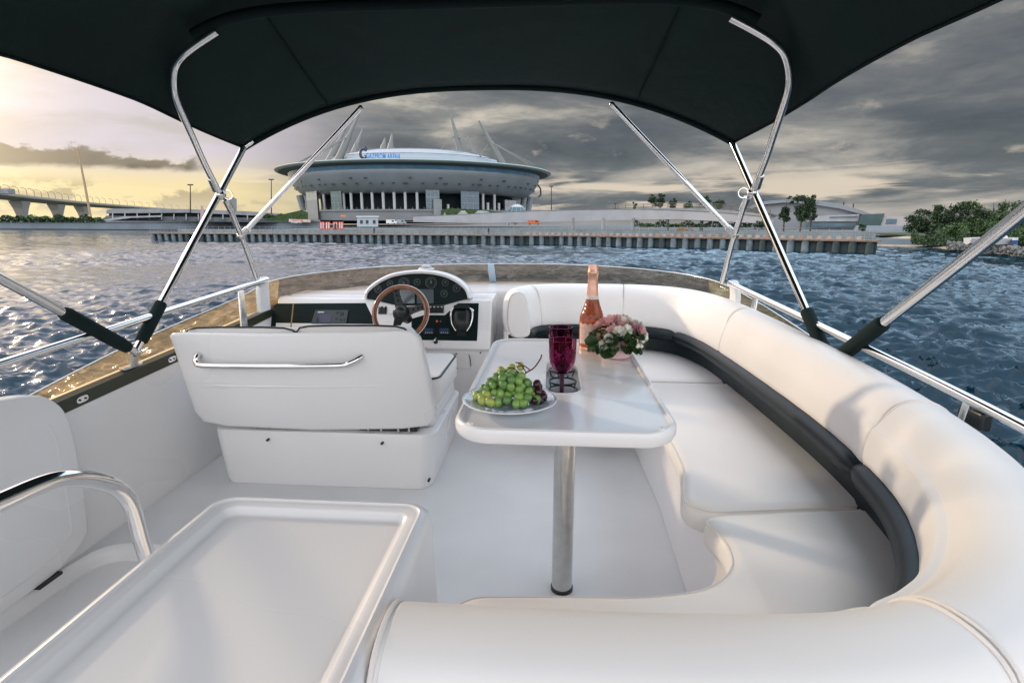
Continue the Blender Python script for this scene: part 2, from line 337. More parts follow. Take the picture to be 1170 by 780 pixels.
def coaming():
    t = thing('coaming', 'white moulded coaming walls round the flybridge with dark olive band', 'coaming', (-1.42, 1.5, 0))
    ys = [-2.3,-1,.3,1,1.5,1.8,2.1,2.4,2.7,3.0,3.3]
    for s in (-1, 1):
        rings = []
        for y in ys:
            zb = band_z(max(y, 1.2)); 
            rings.append([V((s*1.395,y,.0)), V((s*1.40,y,.03)), V((s*1.425,y,zb)), V((s*1.45,y,zb)), V((s*1.45,y,zb+.035)), V((s*1.54,y,zb+.03)), V((s*1.565,y,zb)), V((s*1.575,y,.0)), V((s*1.58,y,-.2)), V((s*1.5,y,-.2)), V((s*1.5,y,-.02)), V((s*1.40,y,-.02))])
        bm = BM(); loft(bm, rings); obj('side_wall', bm, gel, t, smooth=45)
        bm = BM(); rings = []
        for y in ys[3:]:
            zb = band_z(max(y, 1.2)); rings.append([V((s*1.421,y,zb+.002)), V((s*1.447,y,zb+.002)), V((s*1.462,y,zb+.052)), V((s*1.452,y,zb+.058)), V((s*1.424,y,zb+.05))])
        loft(bm, rings); bo = obj('trim_band', bm, olive, t, smooth=30)
        for y in (1.83, 2.33, 2.9):
            z = band_z(y)+.026
            bm = BM(); ring = []
            for x in (s*1.424, s*1.417):
                ring.append([V((x, y+.028*max(-.5,min(.5,cos(a)*1.3))+.012*cos(a), z+.012*sin(a)+.06*(.028*max(-.5,min(.5,cos(a)*1.3))+.012*cos(a)))) for a in [2*pi*k/20 for k in range(20)]])
            loft(bm, ring); f = obj('snap_plate', bm, chrome, bo)
            bm = BM()
            for d in (-.013, .013): cone(bm, (s*1.419, y+d, z), (s*1.414, y+d, z), .004, .004)
            obj('fastener', bm, black, f)
    # ledge carrying the windscreen ahead of the helm and the sofa
    bm = BM(); g = []
    path_in = [(-1.40,3.43,.748),(-1.2,3.44,.750),(-.6,3.46,.752),(0,3.64,.755),(.6,3.7,.755),(1.15,3.5,.755),(1.40,3.25,.742)]
    path_out = [(-1.56,3.2,.69),(-1.50,3.75,.70),(-1.0,4.4,.715),(0,4.62,.72),(.9,4.45,.715),(1.45,3.85,.70),(1.56,3.2,.69)]
    a = spline(path_in, 6); b = spline(path_out, 6)
    rings = [[p+V((0,0,-.35)) for p in a], a, [lerp(p,q,.5)+V((0,0,.0)) for p,q in zip(a,b)], b, [p+V((0,0,-.9)) for p in b]]
    loft(bm, rings, False, False); obj('front_ledge', bm, gel, t, smooth=50)
coaming()
# ---------------------------------------------------------------- windscreen
def windscreen():
    t = thing('windscreen', 'tinted wraparound flybridge windscreen of brown and smoked glass', 'windscreen', (0,3.9,.75))
    top = [(-1.475,1.60,.60),(-1.475,2.16,.69),(-1.44,2.95,.79),(-1.36,3.28,.865),(-1.12,3.86,.88),(-.80,4.18,.885),(-.15,4.34,.89),(.45,4.32,.89),(.98,3.98,.885),(1.30,3.42,.87),(1.44,2.95,.79),(1.475,2.16,.69),(1.475,1.60,.60)]
    bot = [(-1.465,1.60,.535),(-1.465,2.16,.57),(-1.45,2.95,.66),(-1.41,3.32,.70),(-1.2,3.98,.705),(-.86,4.36,.718),(-.15,4.52,.722),(.5,4.5,.722),(1.06,4.12,.715),(1.36,3.5,.70),(1.45,2.95,.66),(1.465,2.16,.57),(1.465,1.60,.535)]
    a = spline(top, 8); b = spline(bot, 8); n = len(a)
    for i0, i1, m in ((0, 24, amber), (24, 48, smoke), (48, 72, smoke), (72, n-1, amber)):
        A, B = a[i0:i1+1], b[i0:i1+1]
        if i0 == 0 or i1 == n-1: pass
        bm = BM(); loft(bm, [B, A], False, False)
        o = obj('pane', bm, m, t, smooth=60)
        sd = o.modifiers.new('s', 'SOLIDIFY'); sd.thickness = .005
    bm = BM(); tube(bm, a, .0035, 6); obj('edge_trim', bm, steel, t)
    # clear upright between the two front panes
    p, q = a[48], b[48]
    bm = BM(); prism(bm, [p+V((-.028,-.012,.002)), p+V((.028,-.012,.002)), q+V((.028,-.012,-.002)), q+V((-.028,-.012,-.002))], (0,.02,0))
    obj('upright', bm, mat('pale_blue_metal', (.42,.55,.66), .35, .3), t, bevel=.004)
    for s in (-1, 1):      # struts and end clamps where rail, frame and screen meet
        bm = BM(); e = V((s*1.43,2.93,.83)); prism(bm, [e, e+V((0,.05,0)), V((s*1.37,2.88,.62)), V((s*1.37,2.82,.62))], (s*-.014,0,0)); obj('strut', bm, steel, t, bevel=.004)
        bm = BM(); loft(bm, [rrect(s*1.345,3.04,.014,.06,.012,.70), rrect(s*1.345,3.045,.016,.055,.014,.82), rrect(s*1.335,3.05,.016,.045,.014,.885), rrect(s*1.335,3.05,.010,.03,.008,.9)]); obj('end_clamp', bm, gel2, t, bevel=.006)
windscreen()
# ---------------------------------------------------------------- hand rails
for s in (-1, 1):
    t = thing('handrail', ['steel hand rail on the port coaming beside the helm', 'steel hand rail on the starboard coaming behind the sofa'][s > 0], 'rail', (s*1.45,1.6,.5), 'coaming hand rails')
    P = [V((s*1.31,3.05,.885)), V((s*1.33,2.8,.865)), V((s*1.42,2.0,.788)), V((s*1.45,1.4,.742)), V((s*1.45,.3,.66)), V((s*1.45,-1.6,.55))]
    simple('tube', lambda bm: tube(bm, spline(P, 8), .0145, 14), chrome, t)
    for y, z in ((1.46,.745),(-.9,.59)):
        bm = BM()
        if s > 0: cone(bm, (s*1.46,y+.05,.50), (s*1.45,y,z), .013, .013)
        else: loft(bm, [rrect(s*1.475,y+.04,.035,.07,.02,.50), rrect(s*1.47,y+.03,.03,.07,.02,.60), rrect(s*1.455,y,.018,.06,.012,z-.012)])
        obj('stanchion', bm, chrome if s > 0 else gel2, t, bevel=.004)
    bm = BM(); box(bm, (s*1.462,1.45 if s>0 else 1.50,.70), (.03,.09,.05)); obj('bracket', bm, black if s>0 else gel2, t, bevel=.008)
# ---------------------------------------------------------------- bimini
CROWS = [(2.86,1.235,1.868,1.588,2.45),(2.55,1.29,1.965,1.635,4.2),(2.22,1.335,2.055,1.685,6.5),(1.7,1.325,2.085,1.70,6.0),(1.1,1.31,2.09,1.68,5.0),(.45,1.30,2.07,1.67,4.5),(-.42,1.26,2.0,1.65,3.6)]  # last row carries the canopy aft, out of view, to shade the backrest
def csec(y):
    for a, b in zip(CROWS, CROWS[1:]):
        if y <= a[0] and y >= b[0]:
            f = (a[0]-y)/(a[0]-b[0]); return [a[i]*(1-f)+b[i]*f for i in range(5)]
    return CROWS[0] if y > CROWS[0][0] else CROWS[-1]
def cpt(y, t, dz=0):
    _, hw, zc, ze, ex = csec(y); x = hw*t; return V((x-.028*max(0,min(1,(y-2.3)/.5)), y, zc-(zc-ze)*abs(t)**ex+dz))
def bimini():
    t = thing('bimini_top', 'dark canvas sun canopy stretched on bent steel tubes over the cockpit', 'canopy', (0,2.12,.67))
    ts = [sin(pi/2*k/24) for k in range(-24,25)]; ys = [2.86-.0559*i for i in range(59)]
    rows = []
    for i, y in enumerate(ys):
        r = []
        for q in ts:
            p = cpt(y, q); sag = .018*sin(pi*min(1, max(0, (2.86-y)/.64)))+.022*sin(pi*min(1, max(0, (2.22-y)/1.6)))
            p.z -= sag*(1-abs(q)**3)
            for sx_ in (-1, 1):
                ddx = p.x-sx_*1.2; ddy = 2.86-y; rr_ = hypot(ddx, ddy)
                p.z += .006*sin(9*atan2(ddy, -sx_*ddx)*2)*math.exp(-((rr_-.28)/.22)**2)*(1-abs(q)**12)
            p.y += .03*(1-(q*q)) if i == 0 else 0
            p.x += .012*sin(5*y+1)*abs(q)**6*(1 if q > 0 else -1)
            r.append(p)
        rows.append(r)
    bm = BM(); loft(bm, rows, False, False); o = obj('canopy', bm, canv, t, smooth=80)
    sd = o.modifiers.new('s', 'SOLIDIFY'); sd.thickness = .004; sd.offset = 1
    simple('front_hem', lambda b: tube(b, [p+V((0,0,-.004)) for p in rows[0]], .014, 10), canv2, o)
    for q in (0, -1): simple('side_hem', lambda b: tube(b, [r[q] for r in rows], .006, 8), canv2, o)
    simple('aft_hem', lambda b: tube(b, rows[-1], .012, 8), canv2, o)
    simple('sleeve', lambda b: tube(b, [cpt(2.22, q/20*.80, -.05) for q in range(-20,21)], .021, 12), canv2, o)
    for q in (-.62, .62):        # seams running aft from the front hem
        simple('seam', lambda b: tube(b, [cpt(y, q+.02*(2.86-y)*(1 if q<0 else -1), -.006-.018*sin(pi*min(1,max(0,(2.86-y)/.64)))) for y in [2.84-.06*k for k in range(10)]], .004, 6), canv2, o)
    for s in (-1, 1):
        M = V((s*1.42,2.12,.67)); F = V((-1.262,2.85,1.588)) if s < 0 else V((1.205,2.86,1.588))
        # main bow leg
        simple('bow_leg', lambda b: tube(b, [M, lerp(M,F,.5), F, F+V((-s*.05,.012,.03))], .0155, 14), chrome, t)
        J = lerp(F, M, .27); B = V((-1.335,3.0,.86)) if s < 0 else V((1.29,3.12,.88))
        inn = .022*s
        arc = [V((J.x-inn+.012*s,J.y,J.z)), lerp(J, V((s*1.24,2.325,1.70)), .35), lerp(J, V((s*1.24,2.325,1.70)), .65), lerp(J, V((s*1.24,2.325,1.70)), .85), V((s*1.238,2.322,1.705)), V((s*1.228,2.30,1.75)), V((s*1.208,2.278,1.79)), V((s*1.18,2.26,1.825)), V((s*1.13,2.24,1.855)), V((s*1.06,2.23,1.89)), V((s*.97,2.22,1.93))]
        simple('curved_bow', lambda b: tube(b, spline(arc, 6), .0145, 14), chrome, t)
        simple('lower_strut', lambda b: tube(b, [B, lerp(B,J,.5)+V((-s*.02,0,0)), J+V((-s*.03,.01,-.02))], .0135, 12), chrome, t)
        K = lerp(B, J, .58)+V((-s*.02,0,0)); H = V((-.625,2.83,1.765)) if s < 0 else V((.617,2.84,1.765))
        simple('brace', lambda b: tube(b, [K, H], .0125, 12), chrome, t)
        bm = BM(); cone(bm, K-(H-K).normalized()*.01, K+(H-K).normalized()*.055, .017, .017); ball(bm, K, .02); obj('brace_joint', bm, steel, t)
        simple('brace_joint', lambda b: ball(b, H, .014), steel, t)
        d = (arc[2]-J).normalized()
        bm = BM(); cone(bm, J+d*.03, J+d*.10, .019, .018); ball(bm, J+V((-s*.012,0,.0)), .024); cone(bm, J-(J-B).normalized()*.10+V((-s*.03,0,0)), J-(J-B).normalized()*.03+V((-s*.026,0,0)), .018,.018); obj('bow_joint', bm, steel, t)
        bm = BM(); rg = [J+V((-s*.05+.022*cos(a), .0, .0+.022*sin(a))) for a in [2*pi*k/18 for k in range(18)]]; tube(bm, rg, .0028, 6, True); obj('pull_ring', bm, chrome, t)
        # aft bow
        A = V((s*1.30,.62,1.70))
        aft = [M, lerp(M,A,.5)+V((s*.02,0,0)), lerp(M,A,.85), A, V((s*1.22,.5,1.84)), V((s*1.08,.47,1.95)), V((s*.8,.46,2.02)), V((0,.46,2.05))]
        simple('aft_bow', lambda b: tube(b, spline(aft, 6), .0165, 14), chrome, t)
        bm = BM(); d1 = (F-M).normalized(); tube(bm, [M+d1*.05, M+d1*.08, M+d1*.235, M+d1*.245], [.024,.027,.026,.022], 12); obj('padding', bm, canv2, t)
        d2 = (aft[1]-M).normalized(); bm = BM(); tube(bm, [M+d2*.05, M+d2*.1, M+d2*.38, M+d2*.39], [.024,.027,.026,.022], 12); obj('padding', bm, canv2, t)
        bm = BM(); zb = band_z(2.12)+.058
        loft(bm, [rrect(s*1.447,2.12,.016,.055,.012,zb-.004), rrect(s*1.447,2.12,.016,.055,.012,zb+.008)]); loft(bm, [rrect(s*1.44,2.12,.010,.022,.006,zb), rrect(s*1.43,2.12,.010,.02,.006,M.z)]); ball(bm, M, .022); cone(bm, M+V((-.03,0,0)), M+V((.03,0,0)), .008,.008)
        obj('deck_mount', bm, steel, t, bevel=.002)
bimini()
# ================================================================ SOFA
def offs(path):
    out = []
    for i in range(len(path)):
        tt = (path[min(i+1,len(path)-1)]-path[max(i-1,0)]); tt.z = 0; tt.normalize(); out.append(V((-tt.y, tt.x, 0)))
    return out       # to the left of travel
SP = spline([(.215,3.24,0),(.215,3.32,0),(.25,3.43,0),(.36,3.505,0),(.6,3.52,0),(.88,3.50,0),(1.07,3.38,0),(1.165,3.12,0),(1.20,2.8,0),(1.22,2.3,0),(1.225,1.8,0),(1.20,1.45,0),(1.15,1.2,0),(1.05,.985,0),(.92,.83,0),(.76,.745,0),(.55,.72,0),(.34,.715,0),(.13,.715,0)], 10)
SN = offs(SP)
SEGS = [(0,24),(24,47),(47,80),(80,109),(109,147),(147,180)]
def ztop(y): return .708+.036*max(0, y-.6)
def back_prof(y):
    zt = ztop(y); z0 = .535
    return [(.03,z0-.02),(.0,z0+.015),(.002,z0+.06),(.014,z0+.12),(.032,zt-.075),(.052,zt-.035),(.082,zt-.010),(.12,zt),(.165,zt-.006),(.20,zt-.028),(.222,zt-.07),(.232,zt-.13),(.235,z0-.02)]
def sofa():
    t = thing('sofa', 'white vinyl wraparound sofa with navy roll and thick padded back', 'sofa', (.9,2.2,0))
    def pt(i, u, z): p = SP[i]+SN[i]*(u*(.60+.40*min(1,i/22))); return V((p.x, p.y, z))
    for a, b in SEGS:
        rings = []
        ids = [a, a, a, a]+list(range(a+1, b))+[b, b, b, b]
        for j, i in enumerate(ids):
            e = min(j, len(ids)-1-j); f = (.86, .955, .988, 1.0)[min(e, 3)]
            tl = (SP[min(i+1,len(SP)-1)]-SP[max(i-1,0)]).normalized(); sh = (-.003, .001, .008, .018)[e]*(1 if j < len(ids)/2 else -1) if e < 4 else 0
            y = SP[i].y; pr = back_prof(y); cu, cz = .118, (pr[0][1]+ztop(y))/2
            w = 1+.004*sin(i*1.7)
            rings.append([pt(i, cu+(u-cu)*f*w, cz+(z-cz)*f)+tl*sh for u, z in pr])
        bm = BM(); loft(bm, rings); o = obj('back_cushion', bm, vinyl, t, smooth=60)
        o.modifiers.new('ss', 'SUBSURF').levels = 1; o.modifiers['ss'].render_levels = 2
        for k, sgn in ((a, 1), (b, -1)):      # piping round both ends
            tl = (SP[min(k+1,len(SP)-1)]-SP[max(k-1,0)]).normalized(); y = SP[k].y; pr = back_prof(y); cz = (pr[0][1]+ztop(y))/2
            simple('piping', lambda q: tube(q, spline([pt(k, .118+(u-.118)*.955, cz+(z-cz)*.965)+tl*.006*sgn for u, z in pr[4:-2]], 3), .0036, 6), pipe, o)
    # navy lumbar roll, its own lengths butted together
    for a, b in ((2,62),(62,109),(109,178)):
        ids = range(a, b+1); n = len(ids)
        pts = [pt(i, .006, .522) for i in ids]; rr = [.037*(.62 if j in (0, n-1) else .9 if j in (1, n-2) else 1) for j in range(n)]
        simple('lumbar_roll', lambda q: tube(q, pts, rr, 16), navy, t, smooth=60)
    bm = BM(); loft(bm, [[pt(i, .035, .37) for i in range(len(SP))], [pt(i, .05, .535) for i in range(len(SP))]], False, False); obj('roll_backing', bm, navy, t, smooth=50)
    bm = BM(); loft(bm, [[pt(i, .05, .537) for i in range(len(SP))], [pt(i, .12, .60) for i in range(len(SP))], [pt(i, .225, .54) for i in range(len(SP))], [pt(i, .232, .02) for i in range(len(SP))]], False, False); obj('back_panel', bm, vinyl, t, smooth=50)
    # seat cushions
    def cushion(poly, z0, z1, rad=.03):
        c = sum((V(p) for p in poly), V())/len(poly)
        def ins(d):
            n = len(poly); out = []
            for i in range(n):
                p, q, r_ = V(poly[i-1]), V(poly[i]), V(poly[(i+1)%n]); e1 = (q-p).normalized(); e2 = (r_-q).normalized()
                nn = (V((-e1.y,e1.x,0))+V((-e2.y,e2.x,0))); nn = nn.normalized() if nn.length > 1e-6 else V()
                out.append(q+nn*d)
            return out
        rings = []
        for d, z in ((.012,z0),(0,z0+.02),(0,z1-rad),(rad*.3,z1-rad*.3),(rad,z1)): rings.append([V((p.x,p.y,z)) for p in ins(d)])
        bm = BM(); loft(bm, rings); o = obj('seat_cushion', bm, vinyl, t, smooth=50)
        simple('piping', lambda q: tube(q, [V((p.x,p.y,z1-rad*.35)) for p in ins(rad*.22)], .0035, 6, True), pipe, o)
        return o
    def dense(p, n=6): return spline([(x,y,0) for x, y in p], n, True)
    def rounded(p, r=.05, n=5):
        out = []; m = len(p)
        for i in range(m):
            a, b, c = V((*p[i-1],0)), V((*p[i],0)), V((*p[(i+1)%m],0)); rr = min(r, (a-b).length*.45, (c-b).length*.45)
            u = b+(a-b).normalized()*rr; w = b+(c-b).normalized()*rr
            for k in range(n+1):
                f = k/n; out.append(u*(1-f)**2+b*2*f*(1-f)+w*f*f)
        return out
    front = [(.06,2.79),(.80,2.79),(1.33,2.79),(1.29,3.15),(1.16,3.48),(.9,3.62),(.3,3.62),(.12,3.52),(.06,3.3)]
    cushion(rounded(front[::1], .06), .33, .40)
    side = [(.735,1.51),(.80,1.455),(1.36,1.54),(1.36,2.0),(1.34,2.6),(1.34,2.775),(.80,2.775),(.80,2.2),(.79,1.75)]
    cushion(rounded(side, .05), .315, .40)
    aft = [(.13,.66),(.8,.66),(1.06,.80),(1.25,1.05),(1.36,1.30),(1.36,1.53),(.82,1.447),(.765,1.41),(.80,1.31),(.785,1.20),(.70,1.115),(.56,1.08),(.36,1.07),(.17,1.055),(.12,1.0)]
    cushion(rounded(aft, .06), .315, .40)
    # moulded base under the cushions
    bm = BM(); b = [(.055,2.88),(.80,2.88),(.82,2.2),(.80,1.55),(.79,1.30),(.72,1.18),(.56,1.125),(.16,1.10),(.145,.72),(.8,.70),(1.38,.9),(1.41,2.0),(1.38,3.2),(1.0,3.70),(.055,3.70)]
    pb = rounded(b, .05); loft(bm, [[V((p.x,p.y,.002)) for p in pb], [V((p.x,p.y,.05)) for p in pb], [V((p.x,p.y,.305)) for p in pb], [V((p.x,p.y,.318)) for p in pb]])
    obj('base', bm, gel, t, smooth=40)
sofa()
# ================================================================ TABLE and what stands on it
TZ = .72
def table():
    t = thing('table', 'white cockpit table with raised rim and cup recess on steel post', 'table', (.39,1.62,0))
    cx, cy, hx, hy = .3765, 1.728, .276, .518
    def rr(i, z, r): 
        ring = rrect(cx, cy, hx-i, hy-i, r, z, 10)
        return [V((p.x*1.0+(p.x-cx)*.03*(p.y-cy)/hy*-1*0, p.y-(.020 if p.y<cy else -.012)*max(0,1-((p.x-cx)/hx)**2)*(1 if abs(p.y-cy)>hy*.6 else 0), p.z)) for p in ring]
    bm = BM()
    loft(bm, [rr(.02,TZ-.036,.07), rr(.006,TZ-.031,.085), rr(0,TZ-.020,.09), rr(0,TZ-.002,.09), rr(.003,TZ+.005,.088), rr(.009,TZ+.008,.08), rr(.016,TZ+.006,.075), rr(.020,TZ,.07)])
    o = obj('tabletop', bm, gel, t, smooth=50)
    # cup recess cut through the top
    cut = BM(); loft(cut, [rrect(.379,1.70,.054,.19,.05,TZ-.031,8), rrect(.379,1.70,.054,.19,.05,TZ+.03,8)]); c = obj('cutter', cut, gel, smooth=0)
    m = o.modifiers.new('b', 'BOOLEAN'); m.object = c; m.operation = 'DIFFERENCE'; m.solver = 'EXACT'
    bpy.context.view_layer.update(); dg = bpy.context.evaluated_depsgraph_get()
    me = bpy.data.meshes.new_from_object(o.evaluated_get(dg)); o.modifiers.clear(); o.data = me; bpy.data.objects.remove(c, do_unlink=True)
    me.set_sharp_from_angle(angle=R(35))
    bm = BM(); loft(bm, [rrect(.379,1.70,.0535,.1895,.05,TZ-.0305,8), rrect(.379,1.70,.0535,.1895,.05,TZ-.028,8)]); ho = obj('cup_recess', bm, mat('recess_grey', (.30,.32,.33), .4, .2), t)
    bm = BM(); loft(bm, [rrect(.379,1.70,.056,.192,.05,TZ-.002,8), rrect(.379,1.70,.056,.192,.05,TZ+.0025,8)][::1], True, False); loft(bm, [rrect(.379,1.70,.056,.192,.05,TZ+.0025,8), rrect(.379,1.70,.0525,.1885,.05,TZ+.0025,8)], True, False); obj('recess_trim', bm, gel2, ho)
    for y in (1.575, 1.66, 1.80):
        bm = BM(); tube(bm, [V((.379+.042*cos(a), y+.042*sin(a), TZ-.006)) for a in [2*pi*k/28 for k in range(28)]], .003, 6, True)
        for a in (0, pi/2, pi, 1.5*pi): cone(bm, (.379+.042*cos(a), y+.042*sin(a), TZ-.006), (.379+.036*cos(a), y+.036*sin(a), TZ-.028), .0022, .0022, 6)
        obj('cup_ring', bm, black, ho)
    for x, y in ((.64-.035,1.205+.028),(.112+.035,1.205+.028)):
        bm = BM(); box(bm, (x,y,TZ+.008), (.012,.016,.006), Euler((0,0,.7 if x < .3 else -.7)).to_matrix()); obj('rim_clip', bm, gel2, t, bevel=.002)
    bm = BM(); tube(bm, [(.389,1.62,.002),(.389,1.62,TZ-.035)], .034, 28); po = obj('post', bm, mat('dented_chrome', (.66,.66,.63), .16, 1, var=.10, vscale=40, bump=.25, bscale=25, bdist=.003), t, smooth=40)
    bm = BM(); tube(bm, [(.389,1.62,.001),(.389,1.62,.012)], .037, 28); obj('floor_socket', bm, black, t)
    bm = BM(); tube(bm, [(.389,1.62,TZ-.053),(.389,1.62,TZ-.037)], .07, 28); obj('top_flange', bm, steel, t)
table()
def goblet(name, x, y, z0, h, label):
    t = thing(name, label, 'goblet', (x,y,z0), 'purple goblets on the table')
    g = mat('purple_glass', (.44,.09,.25), .02, trans=1, ior=1.2, spec=.9); g2 = mat('purple_stem', (.05,.004,.03), .06, trans=.3, ior=1.45)
    hb = .098; zb = h-hb; N = 12; M = 9; rings = []
    for i in range(M+1):
        u = i/M; r = .0415*min(1, .42+.47*(1-(1-min(u/.45,1))**2.2)+.11*u); off = .5*(i % 2) if i < M-1 else .5*((M-2) % 2)
        rings.append([(r*cos(2*pi*(k+off)/N), r*sin(2*pi*(k+off)/N), zb+hb*u) for k in range(N)])
    bm = BM(); C0 = V((x,y,z0)); rv = [[bm.verts.new(C0+V(p)) for p in r] for r in rings]
    for i in range(M):
        for k in range(N):
            k2 = (k+1) % N
            if i >= M-2: bm.faces.new((rv[i][k], rv[i][k2], rv[i+1][k2], rv[i+1][k]))
            elif i % 2 == 0: bm.faces.new((rv[i][k], rv[i][k2], rv[i+1][k])); bm.faces.new((rv[i][k2], rv[i+1][k2], rv[i+1][k]))
            else: bm.faces.new((rv[i][k], rv[i+1][k2], rv[i+1][k])); bm.faces.new((rv[i][k], rv[i][k2], rv[i+1][k2]))
    inner = []
    for i in range(M+1):
        u = i/M; r = .0415*min(1, .42+.47*(1-(1-min(u/.45,1))**2.2)+.11*u)-.0045; off = .5*((M-2) % 2); inner.append([bm.verts.new(C0+V((r*cos(2*pi*(k+off)/N), r*sin(2*pi*(k+off)/N), zb+.006+(hb-.006)*u))) for k in range(N)])
    for i in range(M):
        for k in range(N): bm.faces.new((inner[i][k], inner[i+1][k], inner[i+1][(k+1)%N], inner[i][(k+1)%N]))
    for k in range(N): bm.faces.new((rv[M][k], rv[M][(k+1)%N], inner[M][(k+1)%N], inner[M][k]))
    bm.faces.new(rv[0][::-1]); bm.faces.new(inner[0]); obj('bowl', bm, g, t, smooth=0)
    bm = BM(); lathe(bm, [(.030,0),(.031,.003),(.012,.007),(.0065,.014),(.006,zb*.5),(.0075,zb-.008),(.014,zb+.004),(.004,zb+.007)], (x,y,z0), 24); obj('stem', bm, g2, t)
goblet('goblet', .374, 1.545, TZ-.028, .181, 'purple cut glass goblet in the near half of the cup recess')
goblet('goblet', .372, 1.80, TZ-.028, .171, 'purple cut glass goblet farther back, half hidden behind the nearer one')
def bottle():
    x, y = .497, 2.10; t = thing('wine_bottle', 'tall pink sparkling wine bottle with rose gold foil neck', 'bottle', (x,y,TZ))
    g = mat('pink_glass', (.76,.18,.085), .04, trans=.6, ior=1.2, coat=.4); f = mat('rose_gold_foil', (.80,.45,.33), .32, .55, var=.15, vscale=40, bump=.2, bscale=120)
    prof = [(.030,.0),(.044,.003),(.047,.012),(.0475,.03),(.0475,.112),(.0462,.126),(.042,.142),(.0345,.162),(.0275,.182),(.0225,.20),(.0205,.215),(.0195,.24)]
    def interp(z):
        for (r1,z1),(r2,z2) in zip(prof, prof[1:]):
            if z1 <= z <= z2: return r1+(r2-r1)*(z-z1)/(z2-z1+1e-9)
        return prof[-1][0]
    zs = [.0,.003,.012]+[.03+.0036*k for k in range(59)]; P2 = [(interp(z), z) for z in zs]
    def dots(i, k, z): return (.0009 if (i//2+ (k//2)) % 2 else 0) if .105 < z < .205 else 0
    bm = BM(); lathe(bm, P2, (x,y,TZ), 56, dots); obj('glass_body', bm, g, t, smooth=50)
    bm = BM(); lathe(bm, [(.0222,.205),(.0222,.212),(.0205,.235),(.0192,.27),(.0188,.290),(.0212,.293),(.0214,.304),(.0192,.308),(.0195,.322),(.0188,.328),(.004,.330)], (x,y,TZ), 32); fo = obj('foil', bm, f, t)
    bm = BM(); lathe(bm, [(.0236,.198),(.0238,.200),(.0230,.210),(.0222,.212)], (x,y,TZ), 32); obj('collar', bm, mat('paper_pale', (.74,.66,.60), .5), fo)
    bm = BM(); ring = lambda z: [V((x+.0482*cos(a), y+.0482*sin(a), TZ+z)) for a in [R(-160+8*k) for k in range(18)]]
    loft(bm, [ring(.028), ring(.108)], False, False); obj('label', bm, mat('label_paper', (.72,.42,.32), .5, var=.35, vscale=60, col2=(.80,.60,.50)), t)
    bm = BM(); lathe(bm, [(.0478,.0),(.0485,.003),(.0485,.011),(.0478,.014)], (x,y,TZ), 32); obj('foot_ring', bm, f, t)
bottle()
def plate():
    x, y = .232, 1.385; t = thing('plate', 'blue and white patterned china plate under the grapes', 'plate', (x,y,TZ))
    bm = BM(); lathe(bm, [(.05,.0),(.055,.001),(.07,.006),(.118,.020),(.124,.0225),(.126,.024),(.124,.0255),(.117,.0235),(.075,.0115),(.06,.009),(.004,.008)], (x,y,TZ+.001), 64)
    m = mat('china', (.68,.72,.76), .15, coat=.4); nt = m.node_tree; b = nt.nodes['Principled BSDF']; tc = nt.nodes.new('ShaderNodeTexCoord')
    v = nt.nodes.new('ShaderNodeTexVoronoi'); v.inputs['Scale'].default_value = 150; nt.links.new(tc.outputs['Object'], v.inputs['Vector'])
    r = nt.nodes.new('ShaderNodeValToRGB'); r.color_ramp.elements[0].position = .25; r.color_ramp.elements[0].color = (.16,.26,.40,1); r.color_ramp.elements[1].position = .5; r.color_ramp.elements[1].color = (.56,.64,.72,1)
    nt.links.new(v.outputs['Distance'], r.inputs[0]); nt.links.new(r.outputs[0], b.inputs['Base Color'])
    obj('dish', bm, m, t, smooth=60)
    bm = BM(); tube(bm, [V((x+.1255*cos(a), y+.1255*sin(a), TZ+.0252)) for a in [2*pi*k/64 for k in range(64)]], .0016, 6, True); obj('rim_line', bm, mat('china_white', (.80,.80,.80), .12, coat=.4), t)
plate()
